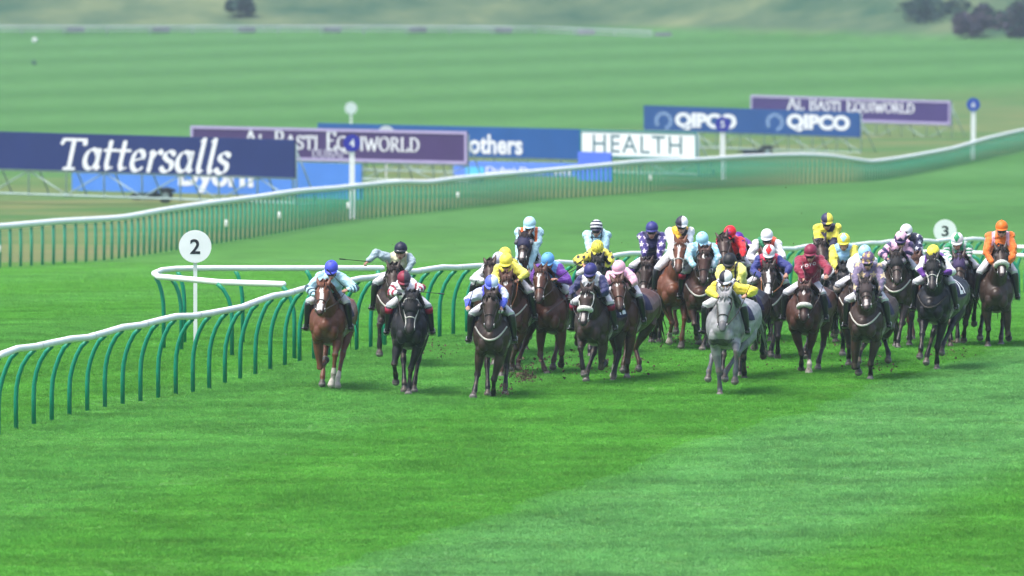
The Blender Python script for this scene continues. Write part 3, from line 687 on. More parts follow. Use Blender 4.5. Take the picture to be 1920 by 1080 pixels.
DG = [(.010, .045, .03), (.02, .07, .04), (.008, .03, .03)]; PU = [(.05, .035, .06), (.03, .025, .05), (.07, .05, .06)]; GG = [(.05, .095, .055), (.07, .11, .06), (.035, .075, .045)]
bush(450, 30, 0, 1.7, 2.2, DG, "dark green bush low on the bank at the left", 900, seed=2)
bush(1822, 72, 0, 1.9, 3.0, PU, "purplish bush at the foot of the bank by the right edge", 1100, seed=6)
bush(1915, 68, 0, 2.0, 4.8, DG + PU, "dark tree at the top right corner", 1500, name="tree", seed=7)
bush(1868, 46, 0, 2.8, 3.6, PU + DG, "mauve and green tree just left of the corner tree", 1500, name="tree", seed=8)
bush(1775, 22, 0, 4.6, 4.6, DG, "dark blue green tree at the top edge above the purplish bush", 1600, name="tree", seed=9)
bush(1712, 12, 0, 3.4, 4.0, DG, "dark blue green tree at the top edge, leftmost of the trees", 1300, name="tree", seed=10)
# ------------------------------------------------------------------ batch remeshing of blended bodies
JOBS = []
def blend(mb, voxel, smooth, done):
    """mb becomes one continuous surface; done(mesh) is called with it later"""
    JOBS.append((mb, voxel, smooth, done))
def run_jobs():
    tmp = []
    for mb, vox, sm, done in JOBS:
        o = bpy.data.objects.new("blend", mb.mesh("blend")); COL.objects.link(o)
        r = o.modifiers.new("r", 'REMESH'); r.mode = 'VOXEL'; r.voxel_size = vox
        if sm:
            s = o.modifiers.new("s", 'SMOOTH'); s.factor = .5; s.iterations = sm
        tmp.append(o)
    bpy.context.view_layer.update(); dg = bpy.context.evaluated_depsgraph_get(); out = []
    for o in tmp: out.append(bpy.data.meshes.new_from_object(o.evaluated_get(dg)))
    for o in tmp:
        m = o.data; bpy.data.objects.remove(o); bpy.data.meshes.remove(m)
    for (mb, vox, sm, done), me in zip(JOBS, out): done(me)
    JOBS.clear()

def seg_nearest(P, segs):
    """segs: (a, b, ra, rb); returns index of the nearest tapered segment and the position along it"""
    best = np.full(len(P), 1e9); idx = np.zeros(len(P), int); tt = np.zeros(len(P))
    for i, (a, b, ra, rb) in enumerate(segs):
        a = np.array(a, float); b = np.array(b, float); d = b - a; L2 = max(1e-9, (d * d).sum())
        t = np.clip(((P - a) @ d) / L2, 0, 1)
        dist = np.linalg.norm(P - (a + t[:, None] * d), axis=1) - (ra + (rb - ra) * t)
        m = dist < best; best[m] = dist[m]; idx[m] = i; tt[m] = t[m]
    return idx, tt
def V(x, f, z): return Vector((x, -f, z))

# torso sections: f, centre height, half width, half height
TS = np.array([(.35, 1.10, .11, .12), (.28, 1.09, .20, .21), (.14, 1.11, .262, .32), (-.05, 1.16, .28, .395), (-.25, 1.17, .295, .39), (-.5, 1.14, .32, .365), (-.8, 1.15, .33, .335),
               (-1.05, 1.19, .315, .30), (-1.3, 1.25, .31, .29), (-1.52, 1.24, .27, .26), (-1.70, 1.22, .16, .17)])
def tsec(f): return [float(np.interp(-f, -TS[:, 0], TS[:, i])) for i in (1, 2, 3)]
HS = [(-.04, .0, .08, .09), (.0, .0, .094, .105), (.12, .005, .112, .125), (.27, .018, .122, .14), (.45, .01, .094, .11), (.6, .002, .072, .088), (.78, -.004, .064, .072), (.9, -.004, .072, .07), (1.0, -.002, .056, .053)]
HL = .60
COATS = {'chestnut': ((.150, .052, .024), (.150, .055, .026), (.16, .07, .035)), 'liver': ((.085, .034, .020), (.07, .03, .02), (.10, .05, .03)),
         'bay': ((.072, .031, .020), (.016, .013, .012), (.13, .055, .03)), 'dark': ((.044, .026, .019), (.012, .011, .011), (.075, .04, .026)),
         'black': ((.013, .012, .014), (.010, .010, .011), (.022, .019, .02)), 'grey': ((.31, .31, .32), (.09, .095, .11), (.26, .26, .27)), 'brown': ((.052, .026, .018), (.014, .012, .012), (.09, .045, .027))}
MC = mat("coat", (0, 0, 0), .42, .16, 9, spec=.35, attr=True, bump=.35)
M_HAIR = mat("mane_hair", (.02, .014, .012), .6, .3, 60, spec=.3)
M_LEATHER = mat("bridle_leather", (.022, .015, .012), .4, .2, 20, spec=.5)
M_STEEL = mat("bit_steel", (.5, .5, .5), .3, .1, 20, metal=1.0)
M_FLEECE = mat("sheepskin", (.62, .64, .58), .9, .3, 70, bump=1.0)
M_BAND = mat("breast_band", (.50, .48, .44), .7, .15, 20)
M_SKIN = mat("skin", (.46, .25, .18), .5, .12, 14, spec=.3)
M_BREECH = mat("breeches", (.58, .59, .63), .7, .10, 16, bump=.5, dirt=.6)
M_BOOT = mat("boot", (.012, .012, .014), .28, .25, 14, spec=.6)
M_LENS = mat("goggle_lens", (.012, .012, .014), .12, .1, 10, spec=.8)
M_STRAP = mat("goggle_strap", (.05, .05, .055), .6, .1, 10)
M_SILK = mat("racing_silk", (0, 0, 0), .55, .13, 22, spec=.3, attr=True, bump=.9, sheen=.3, dirt=.35)
M_CAP = mat("cap_silk", (0, 0, 0), .5, .08, 30, spec=.35, attr=True, bump=.2, dirt=.55)
M_WHIP = mat("whip", (.015, .015, .018), .5, .2, 20)

def two_bone(a, t, l1, l2, bend):
    """joint between a and t for bone lengths l1, l2, bending towards bend"""
    d = t - a; L = d.length
    if L > (l1 + l2) * .995: return a + d * (l1 / (l1 + l2)), t
    L = max(L, abs(l1 - l2) * 1.02 + .01)
    x = (l1 * l1 - l2 * l2 + L * L) / (2 * L); h = math.sqrt(max(0, l1 * l1 - x * x)); u = d.normalized()
    b = bend - u * bend.dot(u); b.normalize()
    return a + u * x + b * h, t

def make_horse(S):
    G = ground(S['cx'], S['gy']); s = FPX / G.y; psi = R(S.get('yaw', 8)); S['G'] = G
    c_, s_ = math.cos(psi), math.sin(psi); tilt = (CAMH - G.z) / G.y
    def loc(px, py, f):
        x = ((px - S['cx']) / s + f * s_) / c_
        z = (S['gy'] - py) / s + tilt * (f * c_ + x * s_)
        return V(x, f, z)
    S['loc'] = loc; rnd = random.Random(S['n'] * 7 + 1)
    dz = S.get('dz', None)
    if dz is None: dz = (S['gy'] - S['sy']) / s - .70 if 'sy' in S else rnd.uniform(-.07, -.02)
    dz = max(-.14, min(.12, dz)); S['dzv'] = dz
    root = empty("horse", G, -psi); S['root'] = root
    tag(root, S['label'], "horse", "racehorses galloping down the course")
    U = Vector((0, 0, dz))
    b = MB(); segs = []; labs = []
    def seg(a, bb, ra, rb, l): segs.append((a, bb, ra, rb)); labs.append(l)
    b.tube([V(0, f, z + dz) for f, z, w, h in TS], [(w, h) for f, z, w, h in TS], n=18)
    for i in range(len(TS) - 1):
        a, c = TS[i], TS[i + 1]; seg(V(0, a[0], a[1] + dz), V(0, c[0], c[1] + dz), a[3] * .8, c[3] * .8, 'torso')
    for sx in (-1, 1):
        b.ball(V(sx * .118, .27, .985 + dz), (.092, .10, .135)); b.ball(V(sx * .205, .07, 1.13 + dz), (.10, .16, .25)); b.ball(V(sx * .19, -1.33, 1.22 + dz), (.13, .24, .25)); b.ball(V(sx * .17, .10, .90 + dz), (.09, .11, .12))
    # neck and head
    nb = V(0, .02, 1.30 + dz)
    zp = loc(*S['poll'], .65)
    nl = S.get('neck', .80); dx, dzz = zp.x, zp.z - nb.z
    ff = .02 + math.sqrt(max(.16, nl * nl - dx * dx - dzz * dzz))
    poll = loc(*S['poll'], ff)
    mz = loc(*S['muz'], ff + .3); dd = mz - poll; r2 = dd.x ** 2 + dd.z ** 2
    df = math.sqrt(max(.006, HL * HL - r2)); muz = loc(*S['muz'], ff + df); hd = (muz - poll).normalized()
    S['poll3'], S['muz3'] = poll, muz
    B0 = V(0, -.12, 1.25 + dz); B3 = poll - hd * .02 + Vector((0, .02, -.01)); B1 = V(poll.x * .15, .22, 1.33 + dz); B2 = poll + Vector((0, .28, -.10)) - Vector((0, 0, .02))
    np_ = []; nr = []
    for i in range(9):
        t = i / 8; q = B0 * (1 - t) ** 3 + B1 * 3 * t * (1 - t) ** 2 + B2 * 3 * t * t * (1 - t) + B3 * t ** 3
        np_.append(q); nr.append((float(np.interp(t, [0, .25, .5, .75, 1], [.20, .18, .145, .112, .09])), float(np.interp(t, [0, .25, .5, .75, 1], [.33, .27, .205, .155, .12]))))
    b.tube(np_, nr, n=14)
    for i in range(8): seg(np_[i], np_[i + 1], nr[i][1] * .8, nr[i + 1][1] * .8, 'neck')
    lat = Vector((1, 0, 0)); lat = (lat - hd * lat.dot(hd)).normalized()
    lean = S.get('turn', 0.0); lat = Matrix.Rotation(lean, 3, hd) @ lat
    dor = lat.cross(hd)
    if dor.z < 0 and dor.y > 0: dor = -dor
    if dor.dot(Vector((0, -1, .5))) < 0: dor = -dor
    S['hf'] = (poll, hd, lat, dor)
    def hp(t, a, k=1.0):
        o, w, h = [float(np.interp(t, [q[0] for q in HS], [q[i] for q in HS])) for i in (1, 2, 3)]
        return poll + hd * (t * HL) + dor * (-o) + lat * (math.cos(a) * w * k) + dor * (math.sin(a) * h * k)
    S['hp'] = hp
    b.tube([poll + hd * (t * HL) - dor * o for t, o, w, h in HS], [(w, h) for t, o, w, h in HS], lat=lat, n=14)
    for i in range(len(HS) - 1):
        a, c = HS[i], HS[i + 1]; seg(poll + hd * a[0] * HL, poll + hd * c[0] * HL, a[2], c[2], 'head')
    for sx in (-1, 1):
        b.ball(poll + hd * (.26 * HL) + lat * sx * .100 + dor * .058, (.03, .03, .035)); b.ball(poll + hd * (.25 * HL) + lat * sx * .06 - dor * .075, (.045, .055, .075))
        b.ball(poll + hd * (.93 * HL) + lat * sx * .040 + dor * .012, .028)
        e0 = poll + lat * sx * .062 + dor * .035; ed = (-hd * .85 + dor * (.30 if S.get('earf', 1) else -.5) + lat * sx * .30).normalized(); el = .19
        b.tube([e0, e0 + ed * el * .3, e0 + ed * el * .65, e0 + ed * el], [(.034, .026), (.041, .026), (.027, .02), (.009, .009)], lat=lat, n=8); seg(e0 + ed * .04, e0 + ed * el, .03, .01, 'ear')
    b.ball(poll + hd * (.95 * HL) - dor * .04, (.035, .04, .035))
    # legs
    CH = []
    def chain(pts, rad, names):
        b.tube(pts, rad, n=10)
        for i in range(len(pts) - 1):
            ra = rad[i] if isinstance(rad[i], float) else min(rad[i]); rb = rad[i + 1] if isinstance(rad[i + 1], float) else min(rad[i + 1])
            seg(pts[i], pts[i + 1], ra, rb, names[i])
        CH.append(pts)
    def solve(parent, pick, L, sign):
        f = -parent.y
        for _ in range(5):
            q = loc(*pick, f); r2 = (q.x - parent.x) ** 2 + (q.z - parent.z) ** 2; f = -parent.y + sign * math.sqrt(max(0.0, L * L - r2))
        return loc(*pick, f)
    GA = S.get('gait', rnd.randrange(4))
    DEF = {0: dict(fl=(.42, .0), fr=(.30, .42), hl=(-.75, .0), hr=(-1.75, .30)), 1: dict(fl=(.28, .48), fr=(.50, .03), hl=(-1.8, .35), hr=(-.85, .0)),
           2: dict(fl=(.15, .50), fr=(.32, .35), hl=(-.55, .12), hr=(-.75, .05)), 3: dict(fl=(.0, .0), fr=(.55, .22), hl=(-1.3, .25), hr=(-1.6, .45))}[GA]
    for key, sx in (('fl', -1), ('fr', 1)):
        top = V(sx * .15, .0, 1.16 + dz); el = V(sx * .168, -.0, .90 + dz); pk = S.get(key)
        if pk:
            K = solve(el, pk[0], .42, pk[3][0]); F = solve(K, pk[1], .29, pk[3][1]); T = solve(F, pk[2], .125, pk[3][2])
        else:
            tf, tz = DEF[key]; T = V(sx * rnd.uniform(.06, .14), tf, tz)
            F = T + (Vector((0, .03, .12)) if tz < .1 else Vector((0, .02, .115)) if tf > .5 else Vector((0, -.09, .08)))
            K, F = two_bone(el, F, .42, .29, Vector((0, -1, .25)))
        fa = el.lerp(K, .45) + Vector((sx * .006, 0, 0)); fb = el.lerp(K, .85); ca = K.lerp(F, .15); cb = K.lerp(F, .55); pa = F.lerp(T, .45)
        chain([top, el, fa, fb, K, ca, cb, F, pa, F.lerp(T, .62), T], [(.085, .16), (.100, .13), (.080, .098), (.048, .056), (.060, .062), (.038, .046), (.034, .042), (.050, .054), (.038, .042), (.052, .058), (.070, .078)],
              ['upper', 'upper', 'fore', 'knee', 'knee', 'low', 'low', 'past', 'past', 'hoof'])
    for key, sx in (('hl', -1), ('hr', 1)):
        hip = V(sx * .12, -1.36, 1.20 + dz); st = V(sx * .165, -1.14, .93 + dz); pk = S.get(key)
        if pk: T = loc(pk[0], pk[1], pk[2])
        else: T = V(sx * rnd.uniform(.06, .15), *DEF[key])
        back = -T.y < -1.35
        F = T + (Vector((0, -.09, .09)) if back else Vector((0, .05, .12)))
        if pk and len(pk) > 3:
            Hk = loc(pk[3], pk[4], pk[5])
        else: Hk, F = two_bone(st, F, .40, .40, Vector((0, 1, .2)))
        chain([hip, st, st.lerp(Hk, .4), st.lerp(Hk, .82), Hk, Hk.lerp(F, .2), Hk.lerp(F, .6), F, F.lerp(T, .45), F.lerp(T, .62), T], [(.13, .21), (.115, .16), (.086, .11), (.048, .06), (.056, .074), (.038, .05), (.034, .043), (.050, .054), (.038, .042), (.052, .056), (.068, .076)],
              ['upper', 'upper', 'fore', 'knee', 'knee', 'low', 'low', 'past', 'past', 'hoof'])
    coat, low, light = [np.array(c) for c in COATS[S['coat']]]
    socks = S.get('socks', ())
    def done(me):
        P = coords(me); idx, t = seg_nearest(P, segs); lab = np.array(labs)[idx]; n = len(P)
        C = np.tile(coat, (n, 1))
        rr = np.array([mnoise.noise(Vector(p) * 2.2 + Vector((S['n'], 0, 0))) for p in P])
        C *= (1 + .22 * rr)[:, None]
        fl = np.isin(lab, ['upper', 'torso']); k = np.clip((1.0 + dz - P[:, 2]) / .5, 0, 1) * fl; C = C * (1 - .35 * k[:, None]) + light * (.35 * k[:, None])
        m = lab == 'fore'; kf = .6 if S['coat'] == 'grey' else .25; C[m] = coat * (1 - kf) + low * kf
        m = lab == 'knee'; C[m] = coat * .3 + low * .7
        m = np.isin(lab, ['low', 'past']); C[m] = low
        m = lab == 'hoof'; C[m] = (.07, .06, .055); C[m & (t > .75)] = (.22, .20, .19)
        # which leg a vertex belongs to, for socks and mud
        per = 10; first = len(labs) - 4 * per
        for j, key in enumerate(('fl', 'fr', 'hl', 'hr')):
            m = (idx >= first + j * per) & (idx < first + (j + 1) * per)
            if key in socks: mm = m & np.isin(lab, ['past', 'hoof']) | (m & (idx == first + j * per + 6) & (t > .3)); C[mm] = (.50, .46, .40)
        mud = np.array([mnoise.noise(Vector(p) * 9 + Vector((S['n'], 3, 0))) for p in P]) > .22
        m = np.isin(lab, ['low', 'past', 'hoof', 'knee']) & mud; C[m] = C[m] * .4 + np.array((.10, .075, .05)) * .6
        # head marks
        q = P - np.array(poll); tt = q @ np.array(hd) / HL; u = q @ np.array(lat); w = q @ np.array(dor); hm = (lab == 'head')
        face = hm & (w > .02)
        mk = S.get('mark', '')
        m = hm & (tt > .78); C[m] = C[m] * .45 + np.array((.045, .035, .032)) * .55
        if mk == 'blaze': m = face & (tt > .08) & (tt < .95) & (np.abs(u + .012 * np.sin(tt * 9)) < .030 + .022 * (tt > .72)); C[m] = (.62, .60, .58)
        if mk == 'wide': m = face & (tt > .1) & (tt < 1.0) & (np.abs(u) < .036 + .02 * (tt > .8)); C[m] = (.55, .54, .53)
        if mk == 'stripe': m = face & (tt > .14) & (tt < .62) & (np.abs(u + .02 * tt) < .020 + .022 * (tt < .24)); C[m] = (.62, .58, .55)
        if mk in ('star', 'starsnip'): m = face & (np.abs(tt - .2) / .09 + np.abs(u) / .042 < 1); C[m] = (.62, .6, .57)
        if mk in ('snip', 'starsnip'): m = face & (tt > .72) & (tt < .95) & (np.abs(u) < .03); C[m] = (.42, .38, .36)
        if mk == 'snipwide': m = face & (tt > .66) & (tt < 1.0) & (np.abs(u) < .045); C[m] = (.45, .40, .38)
        for sx in (-1, 1):
            e = np.linalg.norm(P - np.array(poll + hd * (.26 * HL) + lat * sx * .118 + dor * .070), axis=1); C[e < .028] = (.006, .005, .005)
            e = np.linalg.norm(P - np.array(poll + hd * (.95 * HL) + lat * sx * .045 + dor * .03), axis=1); C[e < .021] = (.010, .008, .008)
        e0 = (tt > .97) & hm; C[e0] *= .6
        if S['coat'] == 'grey':
            dn = np.array([mnoise.noise(Vector(p) * 14) for p in P]); m = np.isin(lab, ['torso', 'upper', 'neck']); C[m] *= (1 - .28 * np.clip(dn[m] + .15, 0, 1) * 1.5)[:, None]
            m = hm & (tt > .85); C[m] = (.12, .12, .13)
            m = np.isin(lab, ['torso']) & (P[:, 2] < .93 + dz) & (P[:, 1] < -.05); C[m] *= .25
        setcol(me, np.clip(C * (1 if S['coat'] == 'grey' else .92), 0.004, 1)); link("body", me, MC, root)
        S['body'] = me
        tack(S)
    blend(b, .016, 2, done)
    # mane, forelock, tail
    mb = MB(); base = np.array(COATS[S['coat']][0])
    hair = mat("mane_%s" % S['coat'], tuple((base * (.7 if S['coat'] in ('chestnut', 'liver', 'grey') else .35)).clip(.008, 1)), .6, .3, 60)
    for i in range(70):
        t = rnd.uniform(.25, .98); k = t * 8; j = min(7, int(k)); q = np_[j].lerp(np_[j + 1], k - j); w, h = nr[j]
        tg = (np_[j + 1] - np_[j]).normalized(); up = Vector((1, 0, 0)).cross(tg); up = up if up.z > 0 else -up
        p0 = q + up * h * .92; sd = rnd.choice((-1, 1, 1)); L = rnd.uniform(.08, .16)
        mb.tube([p0, p0 + up * .05 + Vector((sd * .03, .03, 0)), p0 + Vector((sd * (.05 + w * .6), rnd.uniform(.02, .10), .02 - L * .4)), p0 + Vector((sd * (.06 + w), rnd.uniform(.04, .14), -L))], [.016, .016, .011, .004], n=5, cap=False)
    mb.tube([np_[i] + Vector((0, .0, nr[i][1] * .9)) for i in range(3, 9)], [(.02, .04)] * 6, n=6)
    for i in range(16):
        a = rnd.uniform(.9, 2.2); t = rnd.uniform(.10, .26)
        mb.tube([poll - hd * .03 + dor * .03 + lat * rnd.uniform(-.03, .03), hp(.03, a, 1.1) + dor * .02 - hd * .01, hp(t, a, 1.05)], [.014, .013, .004], n=5, cap=False)
    mb.build("mane", hair, root)
    tb = MB()
    for i in range(26):
        o = Vector((rnd.gauss(0, .035), 0, rnd.gauss(0, .03))); e = Vector((rnd.gauss(0, .10), rnd.gauss(0, .12), rnd.gauss(0, .12)))
        tb.tube([V(0, -1.66, 1.38 + dz) + o * .4, V(0, -1.86, 1.42 + dz) + o, V(0, -2.15, 1.18 + dz) + o + e * .5, V(0, -2.35, .80 + dz) + o + e], [.022, .022, .018, .004], n=5, cap=False)
    tb.build("tail", hair, root)

def surf(f, th, k, dz):
    z, w, h = tsec(f); return V(math.cos(th) * w * k, f, z + dz + math.sin(th) * h * k)
def tack(S):
    root, hp, dz = S['root'], S['hp'], S['dzv']; poll, hd, lat, dor = S['hf']; pi = math.pi
    b = MB()
    def ring(t, a0, a1, r, k=1.06, dt=0.0, n=18): b.tube([hp(t + dt * math.sin(a0 + (a1 - a0) * i / n), a0 + (a1 - a0) * i / n, k) for i in range(n + 1)], r, lat=hd, n=6, cap=False)
    rr = .009
    ring(.60, 0, 2 * pi, rr); ring(.07, -.2, pi + .2, rr + .002)
    for a in (.12, pi - .12): b.tube([hp(t, a, 1.07) for t in (.07, .2, .35, .5, .62, .74, .86)], rr, n=6, cap=False)
    b.build("bridle", mat("bridle_pale", (.55, .54, .5), .5, .1, 20) if S.get('palebridle') else M_LEATHER, root)
    b = MB()
    for a in (.05, pi - .05):
        c = hp(.87, a, 1.12); m_ = []
        for i in range(13): th = 2 * pi * i / 12; m_.append(c + hd * math.cos(th) * .034 + dor * math.sin(th) * .034)
        b.tube(m_, .006, n=5, cap=False)
    b.build("bit_ring", M_STEEL, root)
    if S.get('fleece'):
        b = MB(); b.tube([hp(.56 + .03 * math.sin(a), a, 1.22) for a in np.linspace(-.25, pi + .25, 15)], [.034] + [.046] * 13 + [.034], lat=hd, n=10); o = b.build("sheepskin_noseband", M_FLEECE, root)
    if S.get('hood'):
        b = MB(); ts = [-.10, -.03, .05, .15, .27, .38, .47]
        b.tube([poll + hd * (t * HL) - dor * float(np.interp(t, [q[0] for q in HS], [q[1] for q in HS])) for t in ts],
               [(float(np.interp(t, [q[0] for q in HS], [q[2] for q in HS])) * 1.09 + .004, float(np.interp(t, [q[0] for q in HS], [q[3] for q in HS])) * 1.07 + .004) for t in ts], lat=lat, n=16, cap=False)
        h = b.build("hood", mat("hood_%.2f%.2f" % S['hood'][:2], S['hood'], .7, .1, 20), root)
        b = MB()
        for sx in (-1, 1): b.tube([poll + hd * (.20 * HL) + lat * sx * .12 + dor * .05, poll + hd * (.33 * HL) + lat * sx * .145 + dor * .05], [.044, .026], n=10, cap=False)
        b.build("eye_cup", mat("cup_dark", (.01, .01, .012), .3, .1, 20) if S.get('cupdark', 1) else mat("cup_pale", (.10, .10, .12), .3, .1, 20), h)
    # saddle cloth, saddle, girth
    def cloth(f0, f1, a0, a1, k, nm, m, nf=8, na=22):
        v = []; f = []
        for kk in (k, k + .02):
            for i in range(nf + 1):
                for j in range(na + 1): v.append(surf(f0 + (f1 - f0) * i / nf, a0 + (a1 - a0) * j / na, kk + .012 * math.sin(j * 1.3 + i), dz))
        M_ = (nf + 1) * (na + 1)
        for i in range(nf):
            for j in range(na):
                q = (i * (na + 1) + j, i * (na + 1) + j + 1, (i + 1) * (na + 1) + j + 1, (i + 1) * (na + 1) + j); f.append(q); f.append(tuple(M_ + x for x in q[::-1]))
        bb = MB(); bb.add(v, f); return bb.build(nm, m, root)
    sc = S.get('cloth', (.018, .016, .06))
    cl = cloth(-.14, -.95 if S.get("num") else -.70, R(8), R(172), 1.05, "saddle_cloth", mat("cloth_%.2f%.2f" % sc[:2], sc, .8, .15, 12, bump=.4))
    if S.get('num'):
        me = text_mesh(S['num'], bold=.03); fit(me, .36, .30); bm = bmesh.new(); bm.from_mesh(me); bmesh.ops.triangulate(bm, faces=bm.faces); bmesh.ops.subdivide_edges(bm, edges=[e for e in bm.edges if e.calc_length() > .04], cuts=2); bm.to_mesh(me); bm.free()
        c = coords(me); hh = tsec(-.65)[2]
        out = [tuple(surf(-.68 - p[0], R(40) + p[1] / hh, 1.10, dz)) for p in c]
        me.vertices.foreach_set("co", np.array(out, np.float32).ravel()); me.update(); link("cloth_number", me, mat("number_white", (.8, .8, .82), .6, .05, 9), cl, False)
    b = MB(); zt = tsec(-.35); b.ball(V(0, -.36, zt[0] + zt[2] + dz + .03), (.14, .22, .055), n=14); b.ball(V(0, -.14, zt[0] + zt[2] + dz + .05), (.07, .06, .05))
    for sx in (-1, 1): b.tube([surf(-.32, R(90 - sx * 40), 1.09, dz), surf(-.26, R(90 - sx * 62), 1.12, dz), surf(-.20, R(90 - sx * 85), 1.12, dz)], [(.03, .10), (.03, .12), (.02, .07)], lat=(1, 0, 0), n=8)
    b.build("saddle", mat("saddle_" + ('tan' if S.get('tan') else 'dark'), (.16, .055, .03) if S.get('tan') else (.03, .02, .018), .4, .2, 14), root)
    b = MB(); b.tube([surf(-.17, a, 1.035, dz) for a in np.linspace(R(200), R(340), 16)], (.012, .03), lat=(0, 1, 0), n=6, cap=False); b.build("girth", M_BAND, root)
    if S.get('breast'):
        bv = BVHTree.FromPolygons([v.co for v in S['body'].vertices], [p.vertices for p in S['body'].polygons]); pts = []
        for i in range(25):
            a = -1 + 2 * i / 24; x = a * .245; z = 1.06 + .20 * abs(a) ** 2.2 + dz; h = bv.ray_cast(V(x, .52, z), Vector((0, 1, 0)))
            if h[0] is not None: pts.append(h[0] + Vector((x * .04, -.008, 0)))
        if len(pts) > 3:
            pts = [surf(-.16, R(172), 1.05, dz)] + pts + [surf(-.16, R(8), 1.05, dz)]
            b = MB(); b.tube(pts, (.017, .010), lat=(0, 0, 1), n=6, cap=False); b.build("breast_girth", M_BAND if S['breast'] == 1 else mat("breast_dark", (.04, .035, .03), .6, .1, 12), root)
    b = MB()
    for sx, key in ((-1, 'HL'), (1, 'HR')):
        h = S.get(key)
        if h is None: continue
        c = hp(.87, .05 if (lat.x * sx > 0) else pi - .05, 1.12); m_ = c.lerp(h, .5) + Vector((sx * .02, 0, -.05)); b.tube([c, m_, h], .008, n=5, cap=False)
    if b.v: b.build("reins", mat("rein_tan", (.25, .09, .03), .5, .1, 9) if S['n'] in (5, 20) else M_LEATHER, root)

# ------------------------------------------------------------------ riders
def star5(u, v, r):
    a = np.arctan2(u, v); d = np.hypot(u, v); q = np.abs(((a / (2 * math.pi / 5)) % 1) - .5) * 2
    return d < r * (.42 + .58 * q ** 1.3)
def spots(P, r, cell, star=False, off=(0, 0)):
    out = np.zeros(len(P), bool); s = P[:, 0] * 1.0 + off[0]; t = P[:, 2] + off[1]
    row = np.floor(t / cell); s2 = s + (row % 2) * cell * .5
    cu = (np.floor(s2 / cell) + .5) * cell; cv = (row + .5) * cell
    return star5(s2 - cu, t - cv, r) if star else np.hypot(s2 - cu, t - cv) < r
def silk_colours(spec, P, part, t, cx, top):
    n = len(P); C = np.tile(np.array(spec['body'], float), (n, 1)); sl = part > 0
    C[sl] = spec.get('sleeve', spec['body']); two = spec.get('two'); pt = spec.get('pat', '')
    two = np.array(two if two else (0, 0, 0), float); x = P[:, 0] - cx; z = P[:, 2]
    b = ~sl
    if pt == 'armlets': m = sl & (((t > .45) & (t < .58)) | ((t > .68) & (t < .78)) | ((t > .88) & (t < .95))); C[m] = two
    if pt == 'hoops': m = sl & ((t * 6) % 1 < .5); C[m] = two
    if pt == 'cuff': m = sl & (t > .62); C[m] = two
    if pt in ('stars',): m = spots(P, .046, .118, True); C[m] = two
    if pt in ('bodystars',): m = spots(P, .07, .19, True, (.05, .03)); C[m] = two
    if pt == 'armstars': m = sl & spots(P, .046, .118, True); C[m] = two
    if pt == 'spots': m = (sl | (z < top - .15)) & spots(P, .03, .10); C[m] = two
    if pt == 'redspots': m = spots(P, .03, .15, True); C[m] = two
    if pt == 'sash': m = b & (np.abs(x) > .075) & (z > top - .30); C[m] = two
    if pt == 'epaul': m = (np.abs(np.abs(x) - .125) < .028) & (z > top - .26); C[m] = two
    if pt == 'braces': m = (b & (np.abs(np.abs(x) - .085) < .016)) | (b & (np.abs(z - (top - .13)) < .010)); C[m] = two
    if pt == 'quarters': m = b & ((x > 0) ^ (z < top - .18)); C[m] = two
    if pt == 'quartarms': m = b & ((x > 0) ^ (z < top - .16)); C[m] = two; m = sl & (t > .3) & (t < .6); C[m] = two
    if pt == 'halfblack': m = b & (x > .03) & (z < top - .06); C[m] = two
    if pt == 'check': m = ((np.floor(P[:, 0] / .062) + np.floor(z / .062)) % 2 > 0) & b; C[m] = two
    if pt == 'chevron': m = b & (np.abs(z - (top - .22) + np.abs(x) * .5) < .028); C[m] = two
    if pt == 'diamonds': m = sl & ((np.abs(((t * 3) % 1) - .5) < .25)); C[m] = two
    if pt == 'stripeV': m = (np.floor((x + 1) / .05) % 2 > 0) & b; C[m] = two; m = sl & ((t * 5) % 1 < .45); C[m] = two
    if pt == 'mottle': nn = np.array([mnoise.noise(Vector(p) * 16) for p in P]); m = nn > .12; C[m] = two
    if pt == 'yoke': m = b & (z > top - .14); C[m] = two
    if pt == 'word': pass
    return C
def cap_colours(spec, P):
    """P in cap space: x lateral, y forward, z up (unit sphere)"""
    n = len(P); C = np.tile(np.array(spec['capcol'], float), (n, 1)); two = spec.get('cap2'); pt = spec.get('cpat', '')
    if two is None: return C
    two = np.array(two, float); x, y, z = P[:, 0], P[:, 1], P[:, 2]
    if pt == 'half': C[x > .05] = two
    if pt == 'quarter': m = (x > 0) ^ (z + y * .4 < .25); C[m] = two
    if pt == 'hoops': m = np.floor((z + .3 - y * .55) / .30) % 2 > 0; C[m] = two
    if pt == 'star': m = star5(x, z - .45, .55) & (y > -.5); C[m] = two
    if pt == 'smallstar': m = star5(x - .35, z - .2, .3) & (y > 0); C[m] = two
    if pt == 'stars': m = star5((x + 1) % .8 - .4, (z + 1) % .7 - .35, .3); C[m] = two
    if pt == 'diamond': m = (np.abs(x) / .5 + np.abs(z - .65) / .55 < 1) & (y > -.4); C[m] = two
    if pt == 'zigzag': m = (z > .05 + .55 * np.abs(((np.arctan2(x, y) / 1.1) % 1) - .5) * 2); C[m] = two
    if pt == 'speck': nn = np.array([mnoise.noise(Vector(p) * 6) for p in P]); C[nn > .18] = two
    return C

